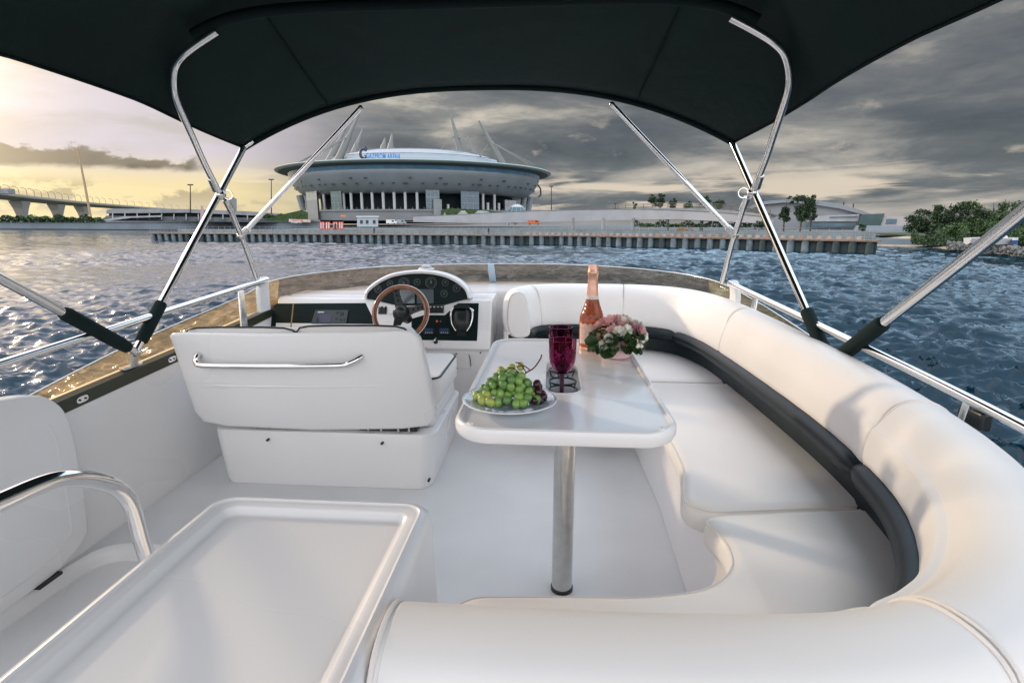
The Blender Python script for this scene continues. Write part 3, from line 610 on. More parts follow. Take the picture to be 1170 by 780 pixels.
def grapes():
    rng = random.Random(5); gm = [mat('grape_green', (.24,.40,.10), .3, sss=.3, var=.25, vscale=60), mat('grape_pale', (.42,.48,.12), .3, sss=.3, var=.25, vscale=60), mat('grape_deep', (.15,.29,.08), .3, sss=.3, var=.25, vscale=60)]
    stemm = mat('grape_stem', (.10,.035,.015), .6)
    t = thing('grape_bunch', 'green grapes heaped on the patterned plate', 'grapes', (.225,1.39,TZ+.01)); pos = []
    def put(t, c, r, m):
        bm = BM(); ball(bm, (0,0,0), (r*.93,r*.93,r*1.12), 14, 9); o = obj('grape', bm, m, None, smooth=180)
        o.rotation_euler = (rng.uniform(-1,1), rng.uniform(-1,1), rng.uniform(0,3)); o.location = c; attach(o, t)
    tries = 0
    def surf(x, y):       # top of the heap
        dx = (x-.228)/.088; dy = (y-1.392)/.058; q = dx*dx+dy*dy
        return .086*max(0, 1-q)**.75*(1+.25*dy)
    while len(pos) < 86 and tries < 40000:
        tries += 1; r = rng.uniform(.0112,.0142)
        x = rng.uniform(.12,.325); y = rng.uniform(1.325,1.46); hh = surf(x, y)
        if hh <= .004: continue
        lay = rng.choice([1,1,.72,.5]) ; z = max(TZ+.012+r*.9+((hypot(x-.232,y-1.385)/.12)**2)*.008, TZ+.014+(hh-.012)*lay)
        c = V((x,y,z))
        if all((c-p).length > (r+q)*.74 for p, q in pos): pos.append((c, r))
    for c, r in pos:
        k = rng.random(); m = gm[1] if c.x < .195 and k < .6 else gm[0] if k < .68 else gm[2]; put(t, c, r, m)
    bm = BM(); tube(bm, spline([(.25,1.40,TZ+.07),(.275,1.415,TZ+.088),(.295,1.42,TZ+.10),(.312,1.42,TZ+.125),(.316,1.42,TZ+.138)], 5), [.0022]*16+[.002]*5, 6)
    for a, b in (((.275,1.415,TZ+.088),(.245,1.43,TZ+.112)),((.262,1.408,TZ+.08),(.225,1.42,TZ+.10)),((.25,1.40,TZ+.07),(.20,1.37,TZ+.06)),((.285,1.418,TZ+.094),(.25,1.41,TZ+.105))): tube(bm, spline([a, lerp(a,b,.5)+V((0,0,.008)), b], 4), .0016, 5)
    obj('stalk', bm, stemm, t)
    for c in ((.205,1.43,.088),(.233,1.435,.096),(.258,1.43,.101),(.222,1.425,.084)): put(t, V((c[0],c[1],TZ+c[2])), .0118, gm[1])
    d = thing('grape_bunch', 'few dark purple grapes at the right edge of the plate', 'grapes', (.305,1.385,TZ+.02)); dm = mat('grape_dark', (.035,.008,.012), .3, coat=.1)
    for c in ((.312,1.37,.026),(.314,1.392,.028),(.308,1.385,.045),(.318,1.41,.031),(.300,1.36,.027),(.309,1.405,.050),(.322,1.385,.029),(.304,1.400,.062)): put(d, V((c[0],c[1],TZ+c[2])), .0115, dm)
grapes()
def bouquet():
    rng = random.Random(9); c0 = V((.582,1.975,TZ)); t = thing('flower_arrangement', 'low pot of pink and cream flowers beside the bottle', 'flowers', c0)
    bm = BM(); lathe(bm, [(.045,.002),(.05,.004),(.055,.018),(.057,.038),(.052,.048),(.01,.044)], c0, 32); obj('pot', bm, mat('pot_pink', (.78,.55,.55), .4, sss=.2), t)
    pk = mat('petal_pink', (.84,.50,.49), .6, var=.25, vscale=50, sss=.15); pp_ = mat('petal_peach', (.82,.50,.38), .6, var=.25, vscale=50, sss=.15); cr = mat('petal_cream', (.82,.81,.72), .6, var=.2, vscale=50, sss=.15); mv = mat('petal_mauve', (.62,.30,.36), .6, var=.3, vscale=50)
    lf = mat('flower_leaf', (.035,.085,.025), .5, var=.5, vscale=40); lf2 = mat('flower_leaf_pale', (.12,.19,.09), .55, var=.3, vscale=40)
    def petal(bm, c, n, up, r, cup):
        n = n.normalized(); s = n.cross(up).normalized(); u = s.cross(n); vs = []
        for i in range(4):
            row = []
            for j in range(5):
                a = i/3; b = (j-2)/2; w = r*.62*sin(pi*(.18+.72*a))
                p = c+u*(a*r)+s*(b*w)+n*(cup*r*(a*a)*.9-abs(b)*abs(b)*r*-.22+rng.uniform(-.04,.04)*r); row.append(bm.verts.new(p))
            vs.append(row)
        for i in range(3):
            for j in range(4): bm.faces.new((vs[i][j], vs[i][j+1], vs[i+1][j+1], vs[i+1][j]))
    def blossom(c, n, r, m):
        bm = BM(); n = n.normalized(); ref = V((0,0,1)) if abs(n.z) < .8 else V((1,0,0)); a0 = n.cross(ref).normalized(); b0 = n.cross(a0)
        for ring, (cnt, rad, cup, lift) in enumerate(((6,1.0,.25,0),(6,.82,.75,.12),(5,.6,1.3,.2),(4,.4,1.9,.26))):
            for k in range(cnt):
                a = 2*pi*k/cnt+ring*.5+rng.uniform(-.2,.2); d = a0*cos(a)+b0*sin(a)
                petal(bm, c+n*(lift*r)+d*(.08*r), n, d, r*rad, cup)
        ball(bm, c+n*.25*r, r*.22, 8, 6); obj('blossom', bm, m, t, smooth=60)
    def bud(c, n, r, m):
        bm = BM(); ball(bm, c, r, 10, 7)
        for k in range(5): petal(bm, c-n*.6*r, n, (V((cos(k*1.256),sin(k*1.256),.6))).normalized(), r*1.5, .9)
        obj('bud', bm, m, t, smooth=60)
    spec = [(-.02,-.045,.095,.036,pk),(.035,-.062,.062,.036,pk),(-.055,-.035,.085,.034,pp_),(-.075,-.01,.07,.034,pp_),(-.03,.0,.128,.036,pk),(.01,-.02,.125,.03,pk),(.0,-.065,.105,.027,cr),(.03,-.05,.112,.024,cr),(.055,-.02,.115,.026,mv),(.085,-.02,.10,.03,pk),(.075,.03,.11,.03,cr),(.03,.04,.13,.03,pp_),(-.06,.04,.11,.032,pk),(-.055,-.072,.062,.025,cr),(-.04,-.078,.085,.022,cr),(.045,.01,.13,.024,cr),(.0,.02,.14,.026,pk)]
    for x, y, z, r, m in spec: blossom(c0+V((x*.88,y*.88,z*.96)), V((x,y-.01,max(.01,z-.055)*1.1)), r*.86, m)
    for x, y, z in ((.09,-.05,.07),(.085,-.06,.055),(.1,-.03,.06),(.105,-.04,.085),(.07,-.07,.055),(-.08,-.04,.055),(.02,-.03,.145),(.095,.0,.12),(.065,-.065,.075),(.11,-.02,.075)): bud(c0+V((x*.92,y*.92,z)), V((x,y,z-.05)).normalized(), .0095, cr)
    for m, cnt in ((lf, 58), (lf2, 30)):
        bm = BM()
        for k in range(cnt):
            a = rng.uniform(0, 2*pi); e = rng.uniform(-.15,.9); d = V((cos(a)*cos(e), sin(a)*cos(e), sin(e))); p = c0+V((0,0,.055))+V((d.x*.075,d.y*.075,d.z*.06))
            petal(bm, p, d*.3+V((0,0,.8))+V((rng.uniform(-.3,.3),rng.uniform(-.3,.3),0)), d, rng.uniform(.03,.046), -.25)
        if m is lf: petal(bm, c0+V((-.03,-.07,.055)), V((-.1,-1,.5)), V((-.35,-.2,-.55)).normalized(), .052, .1); petal(bm, c0+V((-.075,-.05,.07)), V((-.2,-.7,.7)), V((-.8,-.2,-.05)).normalized(), .045, .1)
        obj('leaves', bm, m, t, smooth=60)
bouquet()
# ================================================================ HELM CONSOLE
def console():
    t = thing('helm_console', 'white helm console with black gauge pod and control panels', 'console', (-.72,3.3,0))
    pn = V((0,-1,.42)).normalized(); p0 = V((0,3.20,.46))        # the sloped fascia
    def fp(px, py, lift=.0): return on_plane(px, py, p0, pn)+pn*lift
    def plate_(name, pix, m, lift, depth, parent, bev=0, sm=30):
        bm = BM(); prism(bm, [fp(x,y,lift) for x,y in pix], -pn*depth); return obj(name, bm, m, parent, smooth=sm, bevel=bev)
    # body
    ztop_ = .742; yb = p0.y; yt = p0.y+(ztop_-p0.z)*.42
    bm = BM(); prof = [(yb+.02,.0),(yb+.02,.44),(yb-.004,.452),(yb-.004,.462),(yt-.004,ztop_-.006),(yt+.012,ztop_+.004),(yt+.4,ztop_+.002),(yt+.4,.0)]
    loft(bm, [[V((x,y,z)) for y,z in prof] for x in (-1.398,-1.0,-.5,-.028)]); body = obj('body', bm, gel, t, smooth=30, bevel=.008)
    # lower hatch
    bm = BM(); box(bm, (-.30,yb+.0175,.375), (.30,.010,.10)); h = obj('hatch', bm, gel2, t, bevel=.006)
    for x, z in ((-.42,.42),(-.24,.42),(-.42,.33),(-.24,.33),(-.09,.43)): simple('fastener', lambda b: cone(b, (x,yb+.02,z), (x,yb+.010,z), .005, .005), black, h)
    bm = BM(); tube(bm, [(-.163,yb+.010,.415),(-.155,yb+.010,.40),(-.150,yb+.010,.345)], .0025, 6); obj('seam', bm, black, h)
    # left display recess
    lp = plate_('display_panel', [(304,382),(316,346.5),(418,346),(436,382)], panelm, .003, .02, t, .004)
    plate_('divider', [(331,382),(335,347),(336.2,347),(332.6,382)], mat('amber_edge', (.25,.19,.09), .4), .005, .004, lp)
    pl = plate_('chart_plotter', [(356,370),(361,354.5),(399,354.5),(396.5,370)], mat('device_grey', (.035,.05,.055), .4), .012, .02, lp, .004)
    plate_('screen', [(362,369),(364.5,359.5),(380,359.5),(378.5,369)], mat('screen_blue', (.02,.025,.07), .1), .0135, .004, pl)
    for x, y, r in ((386,357.5,.007),(391,358.8,.013),(385,364.5,.006),(390,365.5,.006),(394,365.5,.006)):
        c = fp(x,y,.012); simple('button', lambda b: cone(b, c, c+pn*.004, r, r, 14), black, pl)
    plate_('maker_plate', [(364,357.6),(364.2,356.6),(371,356.6),(370.8,357.6)], gel2, .0135, .003, pl)
    # right control panel
    rp = plate_('control_panel', [(470,397.7),(470,364),(484,359.9),(508.5,359.9),(523,346.4),(547.2,346.2),(545.6,397.7)], panelm, .004, .02, t, .004)
    for pix in ([(491,357.8),(490.5,349.5),(507.4,349.5),(507,357.8)], [(432.5,359),(433,350.2),(442,350.2),(442,359)]):
        sp = plate_('switch_panel', pix, black, .012, .015, t, .003); x0 = pix[1][0]; w = (pix[2][0]-x0)
        for k in range(4 if w > 12 else 2):
            q = x0+w*(k+.5)/(4 if w > 12 else 2); plate_('rocker_switch', [(q-1.4,356.5),(q-1.4,351.2),(q+1.4,351.2),(q+1.4,356.5)], mat('switch_black', (.02,.024,.024), .3), .017, .005, sp, .0015)
            plate_('switch_mark', [(q-1,351.9),(q-1,350.9),(q+1,350.9),(q+1,351.9)], mat('mark_white', (.6,.6,.6), .5), .0175, .001, sp)
    c = fp(499.5,367.3,.004); simple('warning_light', lambda b: ball(b, c+pn*.002, .0075), mat('red_lens', (.75,.09,.03), .25, coat=.5), rp)
    c = fp(503.8,367.3,.004); simple('key_switch', lambda b: cone(b, c, c+pn*.006, .006, .005, 14), chrome, rp)
    for x, y, w, h_ in ((490.3,378.5,6,3.3),(508,378.5,6,3.3)):
        q = plate_('trim_gauge', [(x-w,y+h_),(x-w,y-h_),(x+w,y-h_),(x+w,y+h_)], mat('device_dark', (.012,.02,.028), .3), .009, .006, rp, .002)
        plate_('window', [(x-w*.75,y-h_*.1),(x-w*.75,y-h_*.75),(x+w*.75,y-h_*.75),(x+w*.75,y-h_*.1)], mat('blue_lcd', (.035,.07,.17), .15), .0105, .002, q)
        for k in range(4): plate_('mark', [(x-w*.7+k*w*.4,y+h_*.75),(x-w*.7+k*w*.4,y+h_*.3),(x-w*.5+k*w*.4,y+h_*.3),(x-w*.5+k*w*.4,y+h_*.75)], mat('mark_grey', (.32,.36,.34), .5), .0105, .001, q)
    c = fp(498,390.5,.004); bm = BM(); cone(bm, c, c+pn*.004, .014, .013, 20); jq = obj('joystick', bm, black, rp)
    bm = BM(); cone(bm, c, c+pn*.03+V((0,0,.004)), .004, .003); ball(bm, c+pn*.03+V((0,0,.004)), .007); obj('knob', bm, chrome, jq)
    for dx, dy in ((0,-4),(0,4),(-4,0),(4,0)):
        plate_('arrow_mark', [(498+dx-.9,390.5+dy+.5),(498+dx,390.5+dy-.7),(498+dx+.9,390.5+dy+.5)], mat('mark_white', (.6,.6,.6), .5), .0055, .001, jq)
    # throttle
    tc_ = fp(528.5,366,.004); ex = V((1,0,0)); uy = pn.cross(ex).normalized(); uy = uy if uy.z > 0 else -uy
    def tp(a, b, n): return tc_+ex*a+uy*b+pn*n
    def rr3(hx, hy, r, n, dy=0): return [tp(p.x, p.y+dy, n) for p in rrect(0,0,hx,hy,r,0,5)]
    bm = BM(); loft(bm, [rr3(.052,.066,.03,0,-.006), rr3(.052,.066,.03,.02,-.006), rr3(.046,.058,.03,.045,0), rr3(.03,.04,.025,.058,.004)]); th = obj('throttle', bm, black, rp, smooth=50)
    bm = BM(); loft(bm, [rr3(.03,.018,.01,0,-.086), rr3(.028,.016,.01,.012,-.086)]); obj('base_plate', bm, mat('device_dark', (.012,.02,.028), .3), th)
    bm = BM(); loft(bm, [rr3(.05,.012,.01,.045,.07), rr3(.045,.010,.008,.068,.07)]); obj('lever_grip', bm, black, th, smooth=50)
    for s in (-1, 1):
        bm = BM(); tube(bm, spline([tp(s*.034,-.07,.02), tp(s*.056,-.035,.03), tp(s*.066,.01,.036), tp(s*.064,.05,.04), tp(s*.05,.066,.045)], 6), .0052, 10); ball(bm, tp(s*.064,.052,.04), .011)
        obj('lever', bm, chrome, th)
    # instrument pod: an arched hood leaning back, dark face with gauges
    qn = V((0,-1,.22)).normalized(); q0 = V((0,3.31,.76))
    def gp(px, py, lift=0): return on_plane(px, py, q0, qn)+qn*lift
    out = [(416.5,341),(418,333),(424,326),(434,319),(447,313),(462,309.8),(478,308.6),(494,309.4),(509,312.5),(522,318),(531,325),(536.5,332),(538.5,341)]
    inn = [(419.6,341),(421,335),(427,328.8),(437,322),(449,316.8),(463,313.8),(478,312.8),(493,313.6),(507,316.4),(519,321.5),(527.5,327.5),(532.5,333.5),(534.5,341)]
    O = spline([gp(*p) for p in out], 4); I = spline([gp(*p) for p in inn], 4)
    back = V((0,.17,.0))
    bm = BM(); loft(bm, [[p+qn*.012 for p in I], [lerp(a,b,.5)+qn*.022 for a,b in zip(I,O)], [p+qn*.012 for p in O], [p+back*.4+V((0,0,-.002)) for p in O], [p+back+V((0,.02,-.05)) for p in O], [V((p.x*.9-.05, p.y+.30, .755)) for p in O]], False, False)
    obj('pod_hood', bm, gel, t, smooth=60)
    bm = BM(); pf = [p for p in I]+[gp(533,336.5), gp(519,336.8), gp(505,348.5), gp(466,349), gp(440,346), gp(432,338.5)][0:0]+[fp(507,349,.006), fp(455,349.5,.006)]
    prism(bm, pf, -qn*.02); pod = obj('instrument_panel', bm, panelm, t, smooth=0)
    gz = mat('gauge_ring', (.08,.10,.10), .3, .6); gf = mat('gauge_face', (.010,.016,.016), .3, spec=.2); gm = mat('gauge_marks', (.30,.33,.32), .5)
    for px, py, r in ((432.3,330.3,4.2),(446.2,324.2,3.9),(462,323.5,6.4),(477,322.4,4.1),(493,323,6.8),(509,323.2,4.1),(522,329.3,4.6),(507.7,335.6,4.3)):
        c = gp(px,py,.001); rad = (gp(px+r,py)-c).length; e1 = V((1,0,0)); e2 = qn.cross(e1); e2 = e2 if e2.z > 0 else -e2
        bm = BM(); cone(bm, c, c+qn*.006, rad*.93, rad*.9, 28); g = obj('gauge', bm, gf, pod, smooth=30)
        bm = BM(); tube(bm, [c+qn*.006+(e1*cos(a)+e2*sin(a))*rad*.95 for a in [2*pi*k/28 for k in range(28)]], rad*.055, 6, True); obj('bezel', bm, gz, g)
        bm = BM()
        for k in range(11):
            a = R(225-27*k); d = e1*cos(a)+e2*sin(a); cone(bm, c+qn*.007+d*rad*.66, c+qn*.007+d*rad*.80, rad*.025, rad*.025, 4)
        a = R(140-40*((px*7) % 3)); d = e1*cos(a)+e2*sin(a); cone(bm, c+qn*.0085-d*rad*.12, c+qn*.0085+d*rad*.6, rad*.04, rad*.015, 4); ball(bm, c+qn*.008, rad*.1, 8, 5)
        obj('needle_and_scale', bm, gm, g, smooth=0)
    for pix in ([(476.5,346.8),(476.5,330.5),(495.5,330.5),(495.5,346.8)], [(453,346.8),(457,331),(474,331),(474,346.8)]):
        bm = BM(); prism(bm, [gp(x,y,.006) for x,y in pix], -qn*.008); obj('screen', bm, mat('dull_screen', (.075,.10,.11), .12, coat=.4), pod, bevel=.002)
    # compass dome on top of the hood
    c = gp(485,309)+V((0,.05,.006)); bm = BM(); ball(bm, c, (.042,.042,.026), 20, 10); co_ = obj('compass', bm, mat('compass_dome', (.62,.66,.68), .08, trans=.5, coat=.5), t)
    bm = BM(); lathe(bm, [(.046,-.006),(.05,-.004),(.05,.003),(.043,.006)], c, 28); obj('compass_ring', bm, gel2, co_)
    # steering wheel
    w0 = on_y(457.5,357,3.02); wn = V((0,-1,.42)).normalized(); e1 = V((1,0,0)); e2 = wn.cross(e1); e2 = e2 if e2.z > 0 else -e2
    rim = .152; circ = [w0+(e1*cos(a)+e2*sin(a))*rim for a in [2*pi*k/48 for k in range(48)]]
    bm = BM(); tube(bm, circ, .0135, 14, True); sw = obj('steering_wheel', bm, wood, t)
    bm = BM(); tube(bm, [w0-wn*.004+(e1*cos(a)+e2*sin(a))*(rim+.0105) for a in [2*pi*k/48 for k in range(48)]], .006, 8, True); obj('rim_edge', bm, mat('pale_wood', (.55,.50,.44), .3), sw)
    bm = BM(); cone(bm, w0-wn*.03, w0+wn*.0, .052, .045, 24); ball(bm, w0, (.042,.03,.042)); cone(bm, w0-wn*.16, w0-wn*.03, .03,.034,16); obj('hub', bm, black, sw, smooth=40)
    for a in (105, 15, 255):
        d = e1*cos(R(a))+e2*sin(R(a)); s_ = wn.cross(d); bm = BM()
        loft(bm, [[w0+d*r+s_*w-wn*(.018*(1-r/rim))+wn*q for w, q in ((-h_,-.003),(h_,-.003),(h_,.003),(-h_,.003))] for r, h_ in ((.03,.03),(.08,.020),(.12,.017),(rim-.005,.024))]); sp = obj('spoke', bm, black, sw, smooth=0, bevel=.002)
        for r in (.075,.105,.13): simple('spoke_hole', lambda b: cone(b, w0+d*r-wn*(.018*(1-r/rim)-.003), w0+d*r-wn*(.018*(1-r/rim)-.0045), .0065, .0065, 12), chrome if a == 15 else panelm, sp)
    for x in (-.47,-.44): pass
    bm = BM(); prism(bm, [fp(x,y,.010) for x,y in ((444,358.5),(444,350.5),(452,350.5),(455,354),(452,358.8))], -pn*.012); obj('wheel_fairing', bm, gel, t, bevel=.003)
console()
# ================================================================ HELM SEAT
def helm_seat():
    t = thing('helm_bench', 'double white helm seat seen from behind with steel grab rail', 'seat', (-.72,2.5,0))
    # moulded pedestal
    def sec(z, x0, x1, y0, r): return rrect((x0+x1)/2, (y0+2.98)/2, (x1-x0)/2, (2.98-y0)/2, r, z, 8)
    bm = BM()
    def bow(ring, d): return [V((p.x, p.y-(d*(1-((p.x+.71)/.55)**2) if p.y < 2.6 else 0), p.z)) for p in ring]
    loft(bm, [bow(sec(.001,-1.205,-.205,2.285,.07),.03), bow(sec(.02,-1.21,-.200,2.28,.07),.03), bow(sec(.245,-1.243,-.177,2.285,.07),.02), bow(sec(.262,-1.24,-.178,2.292,.06),.018), bow(sec(.268,-1.225,-.19,2.31,.05),.015)])
    b = obj('pedestal', bm, gel, t, smooth=45)
    for x, z in ((-.96,.225),(-.42,.225),(-.21,.05)): simple('fastener', lambda q: cone(q, (x,2.285 if x>-.9 else 2.28,z), (x,2.262,z), .006,.006), black, b)
    # gap brackets between pedestal and shell
    for x in (-.93,-.40):
        bm = BM(); box(bm, (x,2.345,.283), (.27,.09,.022)); g = obj('hinge_bracket', bm, black, t, bevel=.003)
        for d in (-.09,-.03,.05,.10): simple('hinge_pin', lambda q: cone(q, (x+d,2.295,.272), (x+d,2.295,.298), .006,.006), steel, g)
    bm = BM(); box(bm, (-.70,2.64,.310), (1.0,.56,.078)); obj('seat_box', bm, gel2, t, bevel=.02)
    # backrest shell
    n = V((0,-1,-.17)).normalized(); p0 = V((0,2.275,.30))
    def hp(px, py, l=0): return on_plane(px, py, p0, n)+n*l
    pix = [(232,481),(222,470),(207,428),(196.5,395),(192.5,383.5),(196,380.5),(204,379),(300,378.2),(420,377),(460,376.5),(471,378.5),(477,384),(480.5,393),(489,430),(496.5,470),(496,479),(488,486.5),(460,488.2),(360,487.6),(260,484.8)]
    c = hp(345,430); base = [hp(*p) for p in pix]; nb = V((0,-1,.16))
    def crown(p): return n*(.030*(1-min(1,abs((p.x-c.x)/.56))**2.5))
    rings = []
    for d, s, sy in ((-.17,.90,.94),(-.14,.955,.975),(-.09,.985,.99),(-.03,1,1),(-.006,.997,.996),(.0,.985,.982),(.003,.95,.94)):
        rings.append([V((c.x+(p.x-c.x)*s, c.y+(p.y-c.y)*sy, c.z+(p.z-c.z)*sy))+nb*d+(crown(p)*(1 if d > -.1 else .3)) for p in base])
    bm = BM(); rv = loft(bm, rings, True, False); inner = [V((c.x+(p.x-c.x)*.5, c.y+(p.y-c.y)*.5, c.z+(p.z-c.z)*.5))+n*.006+crown(V((c.x+(p.x-c.x)*.5,0,0))) for p in base]
    iv = [bm.verts.new(p) for p in inner]; cv = bm.verts.new(c+n*.036); k = len(iv)
    for i in range(k): bm.faces.new((rv[-1][i], rv[-1][(i+1)%k], iv[(i+1)%k], iv[i])); bm.faces.new((iv[i], iv[(i+1)%k], cv))
    bm.faces.new(rv[0][::-1]); sh = obj('back_shell', bm, gel, t, smooth=70)
    # moulded crease
    def crs(px, py):
        p = hp(px,py); f = 1-abs((px-335)/110)**4; return p+n*.004+crown(p)
    bm = BM(); loft(bm, [[crs(px,436.4) for px in range(232,441,8)], [crs(px,437.4)+n*.0045*max(0,1-((px-335)/105)**2)**.5 for px in range(232,441,8)], [crs(px,442)-n*.002 for px in range(232,441,8)]], False, False); obj('crease', bm, gel, sh, smooth=30)
    # grab rail
    A, B = hp(231,404,.03), hp(417,403.5,.03)
    pts = [hp(230,402,-.005), hp(229.5,404,.03), hp(232,409.5,.045), hp(244,411.8,.055), hp(320,411.8,.062), hp(390,411.2,.058), hp(405,408.8,.052), hp(414,405,.035), hp(417.5,402.5,-.004)]
    simple('grab_rail', lambda q: tube(q, spline(pts, 7), .0125, 14), chrome, t)
    # two padded backs standing above the shell, seen over its top
    for x0, x1 in ((202,336),(331,466)):
        def cu(px, py, l): return hp(px, py, l)
        y0 = 379 if x0 < 300 else 378.4
        rings = []
        for l, s in ((-.05,.96),(-.065,1),(-.13,1),(-.165,.97),(-.19,.9)):
            cc = (x0+x1)/2; hw = (x1-x0)/2*s; top = 372.6 if x0 < 300 else 370.6
            pts2 = [(cc-hw,392),(cc-hw,y0),(cc-hw+4,top+2.6),(cc-hw+14,top+.8),(cc-hw*.4,top),(cc+hw*.4,top),(cc+hw-14,top+1),(cc+hw-4,top+3.5),(cc+hw,y0),(cc+hw,392)]
            rings.append([cu(x,y+(1-s)*20,0)+V((0,-l*1.0,l*.20-(.0 if s>.95 else .012))) for x, y in pts2])
        bm = BM(); loft(bm, rings); bo = obj('back_cushion', bm, vinyl, t, smooth=60)
        simple('piping', lambda q: tube(q, [p+V((0,-.012,.0015)) for p in rings[0][1:-1]], .0042, 6), navy, bo)
    # seat cushion, its corner showing past the shell
    bm = BM(); loft(bm, [rrect(-.70,2.71,.515,.26,.06,z,6) if i in (1,2) else rrect(-.70,2.71,.50,.245,.05,z,6) for i, z in enumerate((.345,.37,.465,.485))]); s_ = obj('seat_cushion', bm, vinyl, t, smooth=50)
    simple('piping', lambda q: tube(q, rrect(-.70,2.71,.508,.253,.055,.478,6), .005, 6, True), navy, s_)
helm_seat()
# ================================================================ FOREGROUND CABINET, STAIR RAIL, SIDE PANEL
def cabinet():
    t = thing('cabinet', 'white moulded cabinet with a recessed tray top in the foreground', 'cabinet', (-.08,.2,0))
    cx = -.078; hx = .208; y1 = .908; y0 = -.55; cy = (y0+y1)/2; hy = (y1-y0)/2
    def q(i, z, r): return rrect(cx, cy, hx-i, hy-i, r, z, 6)
    bm = BM(); loft(bm, [rrect(cx, cy, hx+.035, hy+.02, .07, .0015, 6), rrect(cx, cy, hx+.03, hy+.018, .07, .02, 6), q(-.006,.55,.05), q(-.002,.672,.045), q(.002,.690,.042), q(.009,.698,.038), q(.017,.700,.034), q(.020,.697,.032), q(.023,.6965,.031), q(.035,.696,.026), q(.039,.693,.024), q(.044,.6845,.022), q(.052,.682,.018)])
    obj('shell', bm, gel, t, smooth=50)
    bm = BM(); box(bm, (.1385,.55,.40), (.010,.36,.42)); d = obj('door', bm, gel, t, bevel=.01)
cabinet()
def stair_rail():
    t = thing('stair_rail', 'bent chrome stair rail standing by the port stairwell', 'rail', (-.45,.9,-.2))
    pts = [on_plane(x,y,(-.45,0,0),(1,0,0)) for x, y in ((-130,632),(-60,598),(0,573),(40,555.5),(66,547.5),(92,546),(120,551),(138,560),(149,575),(157,598),(166,630))]
    d = (pts[-1]-pts[-2]); pts.append(V((pts[-1].x, pts[-1].y+.05, .25))); pts.append(V((pts[-1].x, pts[-1].y+.02, -.25)))
    simple('tube', lambda b: tube(b, spline(pts, 5), .0145, 16), chrome, t)
    e = pts[-1]; simple('foot_flange', lambda b: cone(b, e, e+V((0,0,.012)), .035,.03,20), chrome, t)
stair_rail()
def side_panel():
    t = thing('side_panel', 'rounded white moulded panel on the port side by the stairs', 'panel', (-1.37,1.2,0))
    poly = [(.1,.735),(.7,.73),(1.2,.70),(1.48,.668),(1.58,.652),(1.64,.625),(1.685,.575),(1.705,.51),(1.712,.40),(1.705,.12),(1.68,.07),(1.60,.035),(1.4,.012),(.1,.005)]
    P = spline([(-1.36,y,z) for y,z in poly], 4)
    c = V((-1.36,1.0,.36)); rings = []
    for x, s in ((-1.408,1.0),(-1.368,1.0),(-1.360,.994),(-1.358,.985)): rings.append([V((x, c.y+(p.y-c.y)*s, c.z+(p.z-c.z)*s)) for p in P])
    bm = BM(); loft(bm, rings); obj('panel_face', bm, gel, t, smooth=50)
    g = [V((-1.3575,c.y+(p.y-c.y)*.90,c.z+(p.z-c.z)*.86)) for p in P[24:]]
    simple('groove', lambda b: tube(b, g, .002, 6), gel2, t)
    bm = BM(); box(bm, (-1.373,1.52,.012), (.05,.09,.012)); obj('drain_slot', bm, black, t, bevel=.003)
side_panel()
# ================================================================ THE FAR SHORE
conc = mat('concrete_grey', (.30,.31,.32), .8, var=.25, vscale=.25, bump=.2, bscale=2)
conc2 = mat('concrete_pale', (.42,.42,.43), .8, var=.2, vscale=.3)
concd = mat('concrete_dark', (.14,.155,.165), .85, var=.3, vscale=.3)
steelb = mat('pile_blue_grey', (.17,.22,.25), .6, var=.4, vscale=1.2)
steeld = mat('pile_dark', (.045,.07,.075), .7, var=.4, vscale=1.5)
rust = mat('rusty_cap', (.30,.22,.17), .85, var=.4, vscale=1.5)
glassb = mat('facade_glass', (.06,.13,.17), .12, var=.3, vscale=.4, spec=.8)
glassg = mat('facade_glass_green', (.10,.17,.16), .15, var=.3, vscale=.3, spec=.8)
white = mat('white_paint', (.72,.72,.72), .5, var=.1, vscale=.8)
red = mat('red_paint', (.52,.055,.03), .5)
darkm = mat('dark_steel', (.05,.055,.06), .5, .3)
grassm = mat('grass', (.055,.10,.03), .9, var=.5, vscale=.6)
def sheet(name, pts, m, label, cat):
    bm = BM(); v = [bm.verts.new(p) for p in pts]; ed = [bm.edges.new((v[i], v[(i+1)%len(v)])) for i in range(len(v))]
    bmesh.ops.triangle_fill(bm, use_beauty=True, edges=ed); o = obj(name, bm, m, smooth=0); return struct(o, label, cat)
QZ = -1.42
PIER = [V((-122.98,161.1,0)), V((-55.84,149.72,0)), V((2.2,134.6,0)), V((39.26,110.2,0)), V((54.5,95.9,0))]
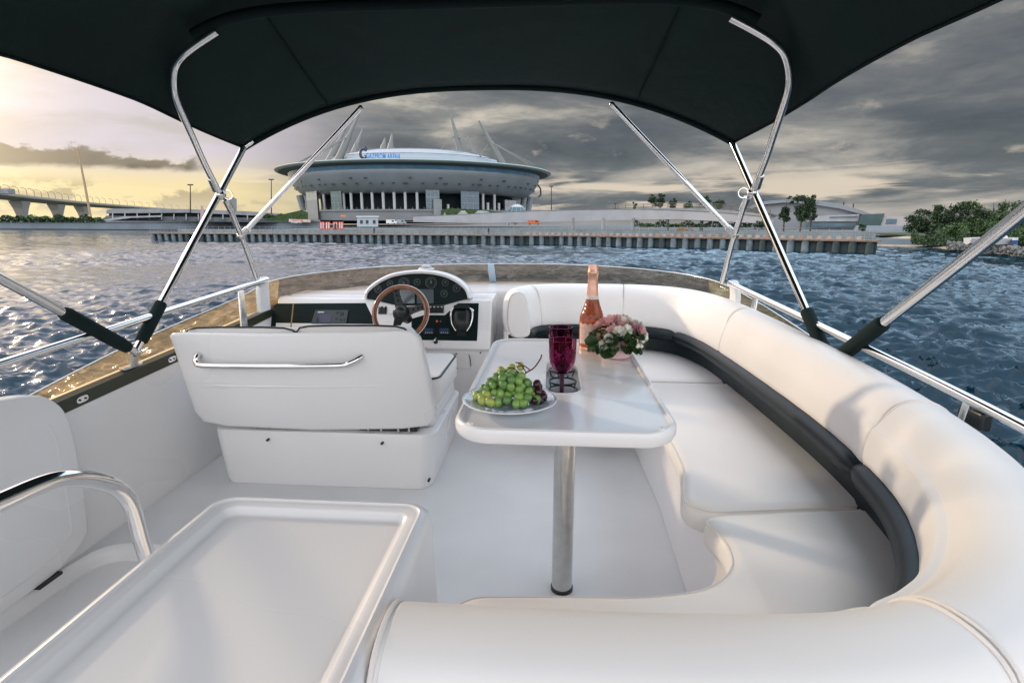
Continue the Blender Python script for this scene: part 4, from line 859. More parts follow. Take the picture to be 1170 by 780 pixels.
def land():
    z = QZ-.08
    pts = [V((p.x,p.y+1.2,z)) for p in PIER[:-1]]+[V((53.6,96.8,z)), V((57.5,103,z)), V((62,128,z)), V((70,139,z)), V((150,150,z)), V((3000,800,z)), V((3000,5500,z)), V((-900,5500,z)), V((-175,405,z)), V((-120,175,z))]
    sheet('ground', pts, mat('waterfront_ground', (.13,.15,.155), .9, var=.4, vscale=.12), 'grey waterfront ground behind the quay', 'ground')
    z = 4.2
    pts = [V((-2500,1050,z)), V((-1500,702,z)), V((-537,503,z)), V((-336,440.5,z)), V((-182,402.5,z)), V((-170,440,z)), V((-700,5500,z)), V((-2500,5500,z))]
    sheet('terrace_ground', pts, mat('embankment_ground', (.10,.12,.07), .9, var=.4, vscale=.08), 'raised ground behind the far embankment wall', 'ground')
    # beach to starboard
    wl = [(60,132,WATER-.3),(76.4,134.2,WATER-.3),(80.8,125,WATER-.3),(78.5,115,WATER-.3),(75,106,WATER-.3),(72.9,90,WATER-.3),(76,70,WATER-.3),(110,40,WATER-.3),(400,-40,WATER-.3)]
    il = [(64,142,QZ),(80,146,QZ),(92,133,-1.9),(92,119,-1.9),(88,107,-2.0),(84,89,-2.0),(90,74,-2.0),(118,52,-1.6),(410,0,-1.4)]
    a = spline(wl, 6); b = spline(il, 6); rng = random.Random(2); rows = []
    for f in (0,.12,.3,.5,.75,1): rows.append([lerp(p,q,f)+V((0,0,0 if f in (0,1) else rng.uniform(-.12,.15)+.25*f)) for p,q in zip(a,b)])
    bm = BM(); loft(bm, rows, False, False); o = obj('beach', bm, mat('sand', (.42,.34,.23), .95, var=.3, vscale=.5), smooth=60); struct(o, 'narrow sandy beach along the starboard shore', 'beach')
    bm = BM(); c = [p+V((0,0,.3)) for p in b]; d = [V((p.x*1.5+20, p.y*1.12+20, -1.2)) for p in b]; e = [V((p.x*4+60, p.y*1.6+60, -1.2)) for p in b]
    loft(bm, [b, c, d, e], False, False); o = obj('park_ground', bm, mat('park_grass', (.05,.075,.03), .95, var=.5, vscale=.3), smooth=60); struct(o, 'green park ground above the beach', 'ground')
land()
def poly_len(P):
    L = [0]
    for a, b in zip(P, P[1:]): L.append(L[-1]+(b-a).length)
    return L
def along(P, s):
    L = poly_len(P)
    for i in range(len(P)-1):
        if s <= L[i+1] or i == len(P)-2:
            f = (s-L[i])/(L[i+1]-L[i]); return lerp(P[i], P[i+1], f), (P[i+1]-P[i]).normalized()
def pier():
    t = thing('pier', 'long quay wall of blue grey tube piles with concrete cap', 'pier', (2.2,134.6,WATER))
    tot = poly_len(PIER)[-1]; n = 76; rng = random.Random(4)
    bm = BM(); o = [p+V((0,.45,0)) for p in PIER]; loft(bm, [[p+V((0,0,WATER-1)) for p in o], [p+V((0,0,QZ-.02)) for p in o]], False, False)
    e = PIER[-1]; prism(bm, [e+V((0,.45,WATER-1)), e+V((3.5,8,WATER-1)), e+V((3.5,8,QZ-.02)), e+V((0,.45,QZ-.02))], (-.3,.3,0)); obj('sheet_wall', bm, steeld, t, smooth=0)
    for k in range(n):
        p, d = along(PIER, tot*(k+.5)/n); bm = BM(); r = .62+.05*rng.random(); tube(bm, [p+V((0,-.05,WATER-1)), p+V((0,-.05,QZ-.25-.1*rng.random()))], r, 14)
        obj('pile', bm, steelb if rng.random() < .8 else steeld, t, smooth=60)
    for k in range(1):
        bm = BM(); N_ = [V((-.22,-.97,0))]*5
        pr = [(-.75,QZ-.28),(-.78,QZ+.02),(1.4,QZ+.03),(1.4,QZ-.28)]
        rings = []
        for i, p in enumerate(PIER):
            tl = (PIER[min(i+1,4)]-PIER[max(i-1,0)]).normalized(); nn = V((-tl.y,tl.x,0)); rings.append([V((p.x,p.y,0))+nn*u+V((0,0,z)) for u,z in pr])
        loft(bm, rings); obj('cap_beam', bm, rust, t, smooth=0)
    bm = BM(); m = 150
    for k in range(m):
        p, d = along(PIER, tot*(k+.3)/m); cone(bm, p+V((0,.1,QZ)), p+V((0,.1,QZ+.95)), .03,.03,5)
    for z in (.5,.93): tube(bm, [p+V((0,.1,QZ+z)) for p in PIER], .025, 5)
    obj('railing', bm, mat('rail_galvanised', (.34,.33,.32), .5, .4), t, smooth=0)
    eb = mat('edge_block', (.42,.20,.12), .8, var=.6, vscale=1.1, col2=(.45,.42,.38))
    for k in range(46):
        p, d = along(PIER, tot*(.62+.375*k/46)); bm = BM(); bmesh.ops.create_cube(bm, size=1, matrix=Matrix.Translation(p+V((0,.9,QZ+.3))) @ Matrix.Rotation(atan2(d.y,d.x),4,'Z') @ Matrix.Diagonal((.75,.2,.55,1)))
        obj('edge_block', bm, eb, t, smooth=0)
pier()
def fence():
    t = thing('quay_fence', 'long pale mesh fence standing behind the quay edge', 'fence', (0,141,QZ))
    P = [p+V((0,5.5,0)) for p in PIER]; P[-1] = V((57.5,102.5,0)); P[0] = V((-118,167,0)); tot = poly_len(P)[-1]
    bm = BM(); loft(bm, [[p+V((0,0,QZ)) for p in P], [p+V((0,0,QZ+1.15)) for p in P]], False, False); o = obj('panel', bm, mat('fence_panel', (.22,.27,.28), .7, var=.3, vscale=.5), t, smooth=0)
    bm = BM()
    for k in range(90):
        p, d = along(P, tot*(k+.5)/90); cone(bm, p+V((0,-.1,QZ)), p+V((0,-.1,QZ+1.9)), .04,.04,5)
    tube(bm, [p+V((0,-.1,QZ+1.85)) for p in P], .03, 5); obj('posts', bm, mat('rail_galvanised', (.34,.33,.32), .5, .4), t, smooth=0)
fence()
def embankment():
    P = [V((-2500,1050,0)), V((-1500,700,0)), V((-537,501.7,0)), V((-336,439,0)), V((-182,401,0)), V((-171,400,0))]
    t = thing('embankment_wall', 'long blue grey embankment wall on the far shore below the bridge', 'wall', (-336,439,WATER))
    bm = BM(); loft(bm, [[p+V((0,0,WATER-2)) for p in P], [p+V((0,.5,2.9)) for p in P]], False, False); obj('wall_face', bm, mat('embankment', (.20,.245,.285), .7, var=.2, vscale=.05), t, smooth=0)
    bm = BM(); loft(bm, [[p+V((0,-.8,2.9)) for p in P], [p+V((0,-.8,4.3)) for p in P], [p+V((0,6,4.3)) for p in P]], False, False); obj('coping', bm, conc, t, smooth=0)
    bm = BM(); loft(bm, [[p+V((0,-1.2,WATER-1)) for p in P], [p+V((0,-1.2,WATER+.8)) for p in P], [p+V((0,.3,WATER+.8)) for p in P]], False, False); obj('waterline_band', bm, steeld, t, smooth=0)
embankment()
# ---------------------------------------------------------------- road bridge
def bridge():
    t = thing('road_bridge', 'long elevated road bridge on flared concrete piers', 'bridge', far(22,250,600))
    zt = 30
    def bp(px, py): # where the deck, zt metres up, is seen
        r = ray(px, py); s = (zt-CAM.z)/r.z; return CAM+r*s
    top = [bp(-260,190), bp(-120,207), bp(0,222.5), bp(70,230), bp(130,235), bp(200,240), bp(275,243)]
    P = spline(top, 4); bm = BM(); rings = []
    for i, p in enumerate(P):
        tl = (P[min(i+1,len(P)-1)]-P[max(i-1,0)]).normalized(); nn = V((-tl.y,tl.x,0)).normalized()
        rings.append([p+nn*u+V((0,0,z)) for u, z in ((-2,-4.6),(-9,-1.2),(-9,0),(9,0),(9,-1.2),(2,-4.6))])
    loft(bm, rings); obj('girder', bm, mat('bridge_concrete', (.33,.31,.29), .8, var=.15, vscale=.05), t, smooth=0)
    bm = BM()
    for s in (-8.8, 8.8):
        loft(bm, [[r[2]*(.5-s/17.6)+r[3]*(.5+s/17.6)+V((0,0,z)) for r in [[V((0,0,0))]*6]] if False else [lerp(r[2],r[3],.5+s/18)+V((0,0,z)) for r in rings] for z in (0,1.5)], False, False)
    obj('parapet', bm, mat('parapet', (.45,.40,.33), .7), t, smooth=0)
    for i in range(1, len(P)-3):
        for f in (0, .5):
            p = lerp(P[i], P[i+1], f); nn = (rings[i][3]-rings[i][2]).normalized(); bm = BM()
            tube(bm, [p-nn*8.5, p-nn*8.5+V((0,0,6.5)), p-nn*8+V((0,0,8.2)), p-nn*6+V((0,0,9.4)), p-nn*3.5+V((0,0,9.7))], .22, 6); obj('lamp_post', bm, darkm, t)
    for px in (-150,-60, 22, 64, 93):
        i = min(range(len(P)), key=lambda k: 0); 
        best = None
        for a, b in zip(P, P[1:]):
            for k in range(12):
                q = lerp(a, b, k/12); r = q-CAM; u = r.x*cos(YAW)+r.y*sin(YAW); v = -r.x*sin(YAW)+r.y*cos(YAW)
                x = 585+FPX*u/(v*cos(TILT)-r.z*sin(TILT))
                if best is None or abs(x-px) < best[0]: best = (abs(x-px), q, (b-a).normalized())
        q, d = best[1], best[2]; bm = BM(); n = V((-d.y,d.x,0)).normalized()
        def pr(z, w, th): return [q+d*x+n*y+V((0,0,z-zt)) for x, y in ((-w,-th),(w,-th),(w,th),(-w,th))]
        loft(bm, [pr(WATER+6,5,3), pr(8,5.4,3), pr(18,8.5,4.5), pr(zt-4.4,13,6)]); obj('bridge_pier', bm, mat('bridge_concrete', (.33,.31,.29), .8, var=.15, vscale=.05), t, smooth=0, bevel=.6)
    a, b = far(-5,219,640), far(12,221,640); bm = BM(); box(bm, (a+b)/2+V((0,0,1)), (16,6,4)); obj('deck_cabin', bm, conc, t, smooth=0)
bridge()
tag(simple('leaning_mast', lambda b: (cone(b, far(104.5,253,620), far(97,212,620), .95, .9), cone(b, far(97,212,620), far(88.5,169,620), .9, .6)), mat('mast_ochre', (.42,.30,.17), .6)), 'tall thin ochre mast leaning left in front of the bridge', 'mast')
def light_mast(px, top, bot, d, w, label):
    a, b = far(px, bot, d), far(px, top, d); t = thing('light_mast', label, 'light mast', a)
    simple('pole', lambda q: cone(q, a, b, .40*d/400, .25*d/400, 8), darkm, t)
    s = d/620; simple('lamp_head', lambda q: (box(q, b, (w*s*2, 1.2*s, .8*s)), [box(q, b+V((x*s*w*.8,-.5*s,-.5*s)), (.9*s,.9*s,.5*s)) for x in (-1,-.4,.4,1)]), darkm, t, smooth=0)
light_mast(217.5, 211, 243, 420, 2.6, 'slim light mast with flat head left of the steel frame crossing')
light_mast(310, 205, 245, 420, 2.6, 'slim light mast with flat head just left of the stadium rim')
light_mast(630, 213, 243, 400, 2.2, 'slim light mast with forked head right of the stadium')
light_mast(703, 233, 241, 330, 1.2, 'short dark lamp post on the grey ramp')
# ---------------------------------------------------------------- facades seen across the water: a traced outline, real distance and depth
def facing(px):
    r = ray(px, 250); return V((r.x, r.y, 0)).normalized()
def block(name, pix, d, depth, m, parent=None, **k):
    pc = sum(p[0] for p in pix)/len(pix); f = facing(pc); c = CAM+f*d; P = [on_plane(x, y, c, f) for x, y in pix]
    bm = BM(); prism(bm, P, f*depth); return obj(name, bm, m, parent, smooth=k.pop('smooth', 0), **k)
def strip(pix, d, depth):
    pass
def interchange():
    t = thing('road_interchange', 'low grey multi level road building left of the stadium', 'building', far(200,255,500))
    block('lower_level', [(118,252),(121,246.5),(340,249.5),(340,254.5)], 455, 30, concd, t)
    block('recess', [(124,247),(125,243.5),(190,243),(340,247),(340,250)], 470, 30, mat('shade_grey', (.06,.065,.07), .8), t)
    block('upper_level', [(121,243.8),(122,239.5),(130,238.3),(215,239),(285,241.5),(345,246),(345,248.6),(215,243)], 460, 45, conc, t)
    block('ramp', [(118,251),(140,247.5),(184,246),(184,248),(150,249),(122,252.5)], 448, 9, conc2, t)
    for px in range(128, 340, 14): block('column', [(px,251),(px,243.5+.012*(px-128)),(px+1.3,243.5+.012*(px-128)),(px+1.3,251)], 453, 2, conc2, t)
interchange()
def tower():
    t = thing('tower_block', 'square grey tower block behind the steel frame crossing', 'building', far(267,247,620))
    block('wall', [(262.5,248),(262.5,228),(269,226.6),(270.5,227.5),(270.5,248)], 640, 12, mat('tower_grey', (.24,.26,.28), .7), t)
    block('roof_plant', [(264.5,228.2),(264.5,226),(268,225.6),(268,227)], 644, 6, concd, t)
tower()
tag(block('marker_post', [(228.5,253),(229.5,234),(232.5,236),(233,253)], 330, 1.5, mat('post_pink', (.50,.36,.36), .7)), 'pale pink marker post near the left steel crossing', 'post')
# ---------------------------------------------------------------- stadium
def stadium():
    D = 560; rad = 129; f = facing(479.5); c = CAM+f*D; c.z = 0; sx = V((f.y,-f.x,0)).normalized()
    t = thing('stadium', 'huge round grey stadium with saucer roof, pale dome and leaning pylons', 'stadium', (c.x,c.y,QZ))
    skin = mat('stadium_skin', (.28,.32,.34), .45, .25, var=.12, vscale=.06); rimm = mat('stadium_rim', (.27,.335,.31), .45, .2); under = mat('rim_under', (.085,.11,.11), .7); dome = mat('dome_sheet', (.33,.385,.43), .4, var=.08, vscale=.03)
    def L(prof, name, m, parent=t, seg=160, cap=False, sm=50):
        bm = BM(); lathe(bm, prof, c, seg, None, cap); return obj(name, bm, m, parent, smooth=sm)
    L([(rad-3,46.6),(rad,47.4),(rad+.6,48.2),(rad-.5,49.0),(rad-6,49.6),(112,51.0),(96,52.6),(82,54)], 'roof_rim', rimm)
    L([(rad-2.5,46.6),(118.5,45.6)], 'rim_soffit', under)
    L([(118.5,45.6),(118,42.6)], 'glazed_band', mat('band_blue', (.10,.23,.34), .25, var=.3, vscale=.15))
    fa = L([(118.2,42.6),(118.4,42.2),(117,38.7),(114,34),(110,29.5),(105,26.2),(102,25.6),(92,25.6)], 'facade', skin)
    rng = random.Random(11); vm = mat('vent_dark', (.03,.035,.04), .6)
    for row, (r_, z, n) in enumerate(((113.3,33.2,70),(116.0,37.2,26))):
        for k in range(n):
            a = 2*pi*(k+rng.random()*.6)/n; p = c+V((cos(a)*(r_+.3), sin(a)*(r_+.3), z*.975))
            if sin(a)*f.y+cos(a)*f.x > .25: continue
            bm = BM(); bmesh.ops.create_cube(bm, size=1, matrix=Matrix.Translation(p) @ Matrix.Rotation(a,4,'Z') @ Matrix.Diagonal((.6, rng.uniform(1.6,4), .9, 1))); obj('air_vent', bm, vm, fa, smooth=0)
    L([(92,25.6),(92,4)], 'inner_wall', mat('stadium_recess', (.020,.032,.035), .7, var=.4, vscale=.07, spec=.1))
    L([(109.5,12.8),(110,12.8),(110,11.4),(109.5,11.4),(109,11.2),(108.4,4)], 'podium', mat('podium_grey', (.235,.25,.26), .75, var=.18, vscale=.08))
    L([(110,12.8),(92,12.8)], 'terrace', conc)
    bm = BM()
    for k in range(150):
        a = 2*pi*k/150; p = c+V((cos(a)*109.6, sin(a)*109.6, 12.8)); cone(bm, p, p+V((0,0,1.6)), .12,.12,4)
    obj('terrace_railing', bm, conc2, t, smooth=0)
    dz = [(96-96*(1-cos(pi/2*k/10))*1.0, 59+20.0*sin(pi/2*k/10)) for k in range(11)]
    dz = [(86*cos(pi/2*k/12), 54.0+15.6*sin(pi/2*k/12)**1.1) for k in range(13)]; dz[-1] = (.5, dz[-1][1])
    L(dz, 'dome', dome, cap=True, sm=60)
    bm = BM()
    for z, r_ in ((58.5,83.5),(63.5,70.5)): tube(bm, [c+V((cos(a)*r_,sin(a)*r_,z)) for a in [2*pi*k/90 for k in range(90)]], .35, 5, True)
    obj('dome_rails', bm, conc, t)
    # columns, glass blocks and stair towers standing under the bowl (where the photograph shows them)
    def at_r(px, r_):
        d = ray(px, 240); d = V((d.x,d.y,0)).normalized(); b = d.dot(c-V((CAM.x,CAM.y,0))); oc = c-V((CAM.x,CAM.y,0)); disc = b*b-(oc.dot(oc)-r_*r_)
        return V((CAM.x,CAM.y,0))+d*(b-sqrt(max(0,disc)))
    for px in (402,414,426,438.5,451,463.5,477,512,552,557.5,565,570,393.5,371):
        p = at_r(px, 103.5); zt = 26.5 if px < 480 or px > 550 else 17
        if px in (570,557.5): zt = 19
        simple('column', lambda b: cone(b, p+V((0,0,12.8 if px<500 else 8)), p+V((0,0,zt)), 1.15, 1.15, 10), mat('column_white', (.46,.47,.47), .6), t)
    for x0, x1, z0, z1, m, r_ in ((351,363,21,33,mat('pale_glass', (.34,.38,.36), .25),108.5),(379,391,12.9,34.5,glassg,107),(487,502.5,13,31.5,glassb,107.5),(527,547.5,6,30,glassb,107),(577,590,4,22,conc2,104)):
        p, q = at_r(x0, r_), at_r(x1, r_); bm = BM(); prism(bm, [p+V((0,0,z0)), q+V((0,0,z0)), q+V((0,0,z1)), p+V((0,0,z1))], f*8); g = obj('glass_block', bm, m, t, smooth=0)
        bm = BM(); w = q-p
        for k in range(1, 3): pp = p+w*(k/3); prism(bm, [pp-w.normalized()*.12+V((0,0,z0))-f*.15, pp+w.normalized()*.12+V((0,0,z0))-f*.15, pp+w.normalized()*.12+V((0,0,z1))-f*.15, pp-w.normalized()*.12+V((0,0,z1))-f*.15], f*.1)
        for k in range(1, 4): z = z0+(z1-z0)*k/4; prism(bm, [p+V((0,0,z-.12))-f*.2, q+V((0,0,z-.12))-f*.2, q+V((0,0,z+.12))-f*.2, p+V((0,0,z+.12))-f*.2], f*.1)
        obj('glazing_bars', bm, conc2, g, smooth=0)
    for x0, x1, z1 in ((351,363,21),(495.5,505,20.5),(346,351,11)):
        p, q = at_r(x0, 111.5), at_r(x1, 111.5); bm = BM(); prism(bm, [p+V((0,0,2)), q+V((0,0,2)), q+V((0,0,z1)), p+V((0,0,z1))], f*9); obj('stair_tower', bm, mat('tower_conc', (.27,.285,.29), .75, var=.15, vscale=.1), t, smooth=0)
    # big spotted legs at the ends of the bowl
    for px, lean in ((344.5,-1),(350,-1),(606,1),(598,1)):
        p = at_r(px, 112 if lean < 0 else 100) if False else c+sx*(lean*(104 if px in (344.5,606) else 98))-f*(20)
        simple('raking_leg', lambda b: cone(b, p+V((0,0,3)), p+sx*lean*4+V((0,0,27)), 2.2, 3.2, 8), skin, t)
    bm = BM(); p = c+sx*118-f*6
    tube(bm, [p+V((0,0,40)), p+sx*3+V((0,0,36)), p+sx*3.5+V((0,0,30)), p+sx*1+V((0,0,28))], .8, 6); obj('drain_arm', bm, darkm, t)
    # pylons with stays
    pm = mat('pylon_grey', (.19,.20,.19), .55)
    for tx, ty, bx, by, d in ((410,130.5,385,186.5,505),(395,146,375,187,545),(414.5,148,401,185,640),(448,153,445.5,178,650),(514.5,130,529,183.5,520),(533,154,544.8,186,620),(547.2,138,576.5,192,500),(440,158,437,176,690)):
        a, b = far(bx,by,d), far(tx,ty,d); mid = lerp(a,b,.56); s = d/560
        bm = BM(); cone(bm, a, mid, 3.8*s, 2.7*s, 8); cone(bm, mid, b, 2.1*s, .8*s, 8); py = obj('pylon', bm, pm, t, smooth=60)
        simple('collar', lambda q: ball(q, mid, 2.0*s, 8, 6), pm, py)
        out = V((a.x-c.x, a.y-c.y, 0)).normalized(); tn = V((-out.y,out.x,0))
        for e in (out*27+tn*6, out*27-tn*6, out*-16+tn*15, out*-16-tn*15):
            g = V((a.x+e.x, a.y+e.y, 0)); rr_ = (g-V((c.x,c.y,0))).length; g.z = 50.5+max(0,(131-rr_))*.17 if rr_ < 131 else 50; simple('stay', lambda q: cone(q, mid, g, .42*s, .42*s, 5), pm, py)
    # roof sign
    def sign(txt, px0, px1, py0, py1, d):
        cu = bpy.data.curves.new('sign_text', 'FONT'); cu.body = txt; cu.extrude = .5; cu.offset = .028; cu.space_character = 1.12; o = bpy.data.objects.new('tmp', cu); COL.objects.link(o); bpy.context.view_layer.update()
        me = bpy.data.meshes.new_from_object(o.evaluated_get(bpy.context.evaluated_depsgraph_get())); bpy.data.objects.remove(o, do_unlink=True)
        co_ = [v.co.copy() for v in me.vertices]; x0 = min(v.x for v in co_); x1 = max(v.x for v in co_); y0 = min(v.y for v in co_); y1 = max(v.y for v in co_)
        a, b, h = far(px0,py1,d), far(px1,py1,d), far(px0,py0,d); fx = (b-a); fx.z = 0; nrm = V((fx.y,-fx.x,0)).normalized()
        for v in me.vertices:
            q = v.co.copy(); v.co = a+fx*((q.x-x0)/(x1-x0))+V((0,0,(h.z-a.z)*(q.y-y0)/(y1-y0)))+nrm*q.z
        so = bpy.data.objects.new('sign', me); COL.objects.link(so); me.materials.clear(); me.materials.append(mat('sign_blue', (.0,.20,.60), .35)); attach(so, t); return so
    sg = sign('GAZPROM ARENA', 418.5, 457.8, 174.6, 181.6, 456)
    bm = BM(); P = [far(x,y,456) for x,y in ((416.5,171.2),(414.2,170.6),(412.2,172.4),(411.4,175.4),(412.4,178.6),(414.6,180.6),(417.2,180.8),(418.2,178.4),(416.2,177.6))]
    tube(bm, spline(P, 5), [.35+.75*sin(pi*min(1,(k+4)/44)) for k in range(41)], 8)
    obj('emblem', bm, mat('emblem_dark', (.02,.04,.06), .4), t)
    bm = BM(); pts = [far(x,y,455) for x,y in ((416.4,172.8),(415.9,170.2),(416.8,168.4),(417.3,165.8),(418.8,168),(419.4,170.4),(418.9,172.4),(417.8,173.4))]; prism(bm, pts, (0,.8,0)); obj('emblem_flame', bm, mat('emblem_dark', (.02,.04,.06), .4), t, smooth=0)
    return c, f, sx
ST = stadium()
def slopes():
    # planted slopes and steps in front of the bowl
    for pix, d, lab in (([(300,252),(318,246),(345,240),(352,243),(352,254)], 430, 'green grassy slope left of the stadium'),([(503,249.5),(504,240),(513,238),(552,239.5),(575,243),(577,249)], 425, 'green planted bank right of the stadium stair tower')):
        tag(block('planted_bank', pix, d, 8, grassm), lab, 'bank')
    tag(block('terrace_steps', [(505,250),(508,242.5),(512,249.5)], 418, 6, conc2), 'pale wedge shaped stair wing beside the grey stair tower', 'steps')
    t = thing('stair_pavilion', 'low stepped pale kiosk roofs on the green bank', 'kiosk', far(533,247,415))
    block('roof', [(524,243.2),(527,240.8),(531,240.8),(534,243.2)], 416, 4, conc2, t); block('roof', [(521,246.2),(524,243.6),(534,243.6),(538,246.2)], 414, 5, conc2, t)
    block('roof', [(541,245.5),(546,240.5),(556,241),(566,246)], 412, 5, conc2, t)
    t = thing('glass_pavilion', 'small silver and blue glass dome beside the stadium', 'pavilion', far(590,247,410))
    c = far(590.5,246.5,410); r_ = 11*410/620
    for nm, f0, f1, m in (('glass_skirt',0,5,glassb),('dome_cap',5,9,mat('silver_roof', (.55,.60,.63), .25, .3))):
        bm = BM(); lathe(bm, [(r_*cos(pi/2*k/9)+.001, r_*1.12*sin(pi/2*k/9)) for k in range(f0, f1+1)], c, 32, None, False); obj(nm, bm, m, t, smooth=60)
    bm = BM()
    for k in range(12):
        a = 2*pi*k/12; tube(bm, [c+V((cos(a)*r_*1.01*cos(e), sin(a)*r_*1.01*cos(e), r_*1.13*sin(e))) for e in [pi/2*j/8 for j in range(9)]], .18, 4)
    obj('ribs', bm, conc2, t)
slopes()
# ---------------------------------------------------------------- elevated walkway sweeping right from the stadium
def walkway():
    t = thing('walkway_ramp', 'long pale curved pedestrian ramp sweeping right from the stadium', 'ramp', far(640,252,260))
    up = [(472,247.6,300),(520,246,292),(560,243.8,284),(600,242,275),(640,240.8,265),(680,240,255),(720,239.6,246),(760,240.5,236),(800,242.2,226),(840,245,216),(875,248.5,208)]
    lo = [(472,253.4,300),(520,254.2,292),(560,254.6,284),(600,254.2,275),(640,253.2,265),(680,252.4,255),(720,251.3,246),(760,250.7,236),(800,251.8,226),(840,253.8,216),(875,255.5,208)]
    A = spline([far(*p) for p in up], 4); B = spline([far(*p) for p in lo], 4)
    bm = BM(); n = [facing(585)*9]*len(A); loft(bm, [[b+V((0,9,0)) for b in B], B, [lerp(b,a,.72) for a,b in zip(A,B)], [a+V((0,0,0)) for a in A], [a+V((0,.5,0)) for a in A], [a+V((0,.5,-1)) for a in A], [a+V((0,9,-1)) for a in A]], False, False); obj('deck', bm, mat('ramp_concrete', (.37,.38,.40), .75, var=.15, vscale=.15), t, smooth=0)
    bm = BM(); tube(bm, [a+V((0,.2,.15)) for a in A], .22, 5); obj('coping', bm, concd, t)
    for px in (655,690,725,765,805,845):
        p = far(px,253,250-(px-655)*.15); simple('support', lambda q: cone(q, V((p.x,p.y+4,QZ)), V((p.x,p.y+4,p.z+1.5)), .7,.7,8), conc, t)
    t2 = thing('railed_walkway', 'upper dark railed footbridge behind the pale ramp', 'footbridge', far(800,248,290))
    U = [far(*p) for p in ((700,240.3,300),(745,238,292),(790,237.8,284),(835,240.5,274),(880,246,262))]; U = spline(U, 5)
    bm = BM(); loft(bm, [[p+V((0,0,-2.2)) for p in U], U, [p+V((0,5,0)) for p in U], [p+V((0,5,-2.2)) for p in U]], False, False); obj('deck', bm, conc, t2, smooth=0)
    bm = BM()
    for p in U[::1]: cone(bm, p, p+V((0,0,2.4)), .16,.16,4)
    for z in (.9,1.7,2.4): tube(bm, [p+V((0,0,z)) for p in U], .12, 4)
    obj('railing', bm, mat('rail_brown', (.14,.12,.11), .6), t2, smooth=0)
walkway()
# ---------------------------------------------------------------- site things on the quay
def van(px, py, d, m, label, w=5.2, h=2.3):
    p = far(px, py, d); p.z = max(p.z, QZ-.08); t = thing('van', label, 'van', p, 'vehicles parked behind the quay')
    bm = BM(); prism(bm, [p+V((-w/2,0,.4)), p+V((w/2,0,.4)), p+V((w/2,0,1.1)), p+V((w/2-.7,0,1.3)), p+V((w/2-1.2,0,h)), p+V((-w/2,0,h))], (0,1.9,0)); obj('body', bm, m, t, smooth=0, bevel=.08)
    bm = BM(); prism(bm, [p+V((w/2-2.3,-.02,1.25)), p+V((w/2-.85,-.02,1.25)), p+V((w/2-1.3,-.02,h-.25)), p+V((w/2-2.3,-.02,h-.25))], (0,.05,0)); obj('window', bm, darkm, t, smooth=0)
    for x in (-w/2+1, w/2-1): simple('wheel', lambda q: cone(q, p+V((x,-.02,.36)), p+V((x,.25,.36)), .36,.36,12), black, t)
van(447, 256.3, 290, white, 'white van parked right of the pale site cabin')
van(338, 255.5, 330, white, 'white van parked at the left end of the site below the stadium')
van(458, 256.2, 300, mat('van_grey', (.30,.33,.35), .4), 'grey van parked at the start of the pale ramp')
van(610, 257.0, 270, mat('van_orange', (.50,.13,.05), .4), 'orange low vehicle parked in front of the long pale ramp', 6)
van(585, 257.0, 280, white, 'white van parked in front of the ramp below the small glass dome')
t = thing('site_cabin', 'pale blue grey site cabin with three dark windows below the stadium', 'cabin', far(420,259,190))
block('wall', [(408,259),(408,247.8),(432,247.8),(432,259)], 190, 3, mat('cabin_blue', (.40,.46,.50), .6), t); block('roof', [(407,248),(407,246.8),(433,246.8),(433,248)], 189.5, 4, white, t)
for x in (411.5,418,426): block('window', [(x,255.5),(x,251.5),(x+3,251.5),(x+3,255.5)], 189.8, .15, darkm, t)
for px, lab in ((368,'red and white striped barrier box, leftmost of the four on the quay'),(374.5,'red and white striped barrier box, second from left on the quay'),(383,'red and white barrier box with dark figure shape, third from left'),(389.5,'red and white striped barrier box, rightmost of the four on the quay')):
    t = thing('barrier_box', lab, 'barrier', far(px,262,155), 'red and white barriers on the quay')
    block('panel', [(px-2.9,262.5),(px-2.9,253.2),(px+2.9,253.2),(px+2.9,262.5)], 155, 1.2, red, t)
    for dx in (-1.9,.6): block('white_stripe', [(px+dx,261.3),(px+dx,254.3),(px+dx+1.2,254.3),(px+dx+1.2,261.3)], 154.9, .2, white, t)
    if 380 < px < 386: block('dark_mark', [(px-1,261),(px-1.2,256.5),(px,254.8),(px+1.2,256.5),(px+1,261)], 154.7, .2, black, t)
tag(block('banner', [(355,254.2),(355,250.8),(330,250.2),(330,253.5)][::-1], 235, .3, mat('banner_red', (.50,.16,.10), .7, var=.7, vscale=.4, col2=(.6,.55,.5))), 'faded red and white banner left of the barriers', 'banner')
tag(block('banner', [(389,247.8),(389,245.6),(395,245.6),(395,247.8)], 220, .3, mat('banner_orange', (.62,.22,.12), .7)), 'small orange sign above the striped barriers', 'sign')
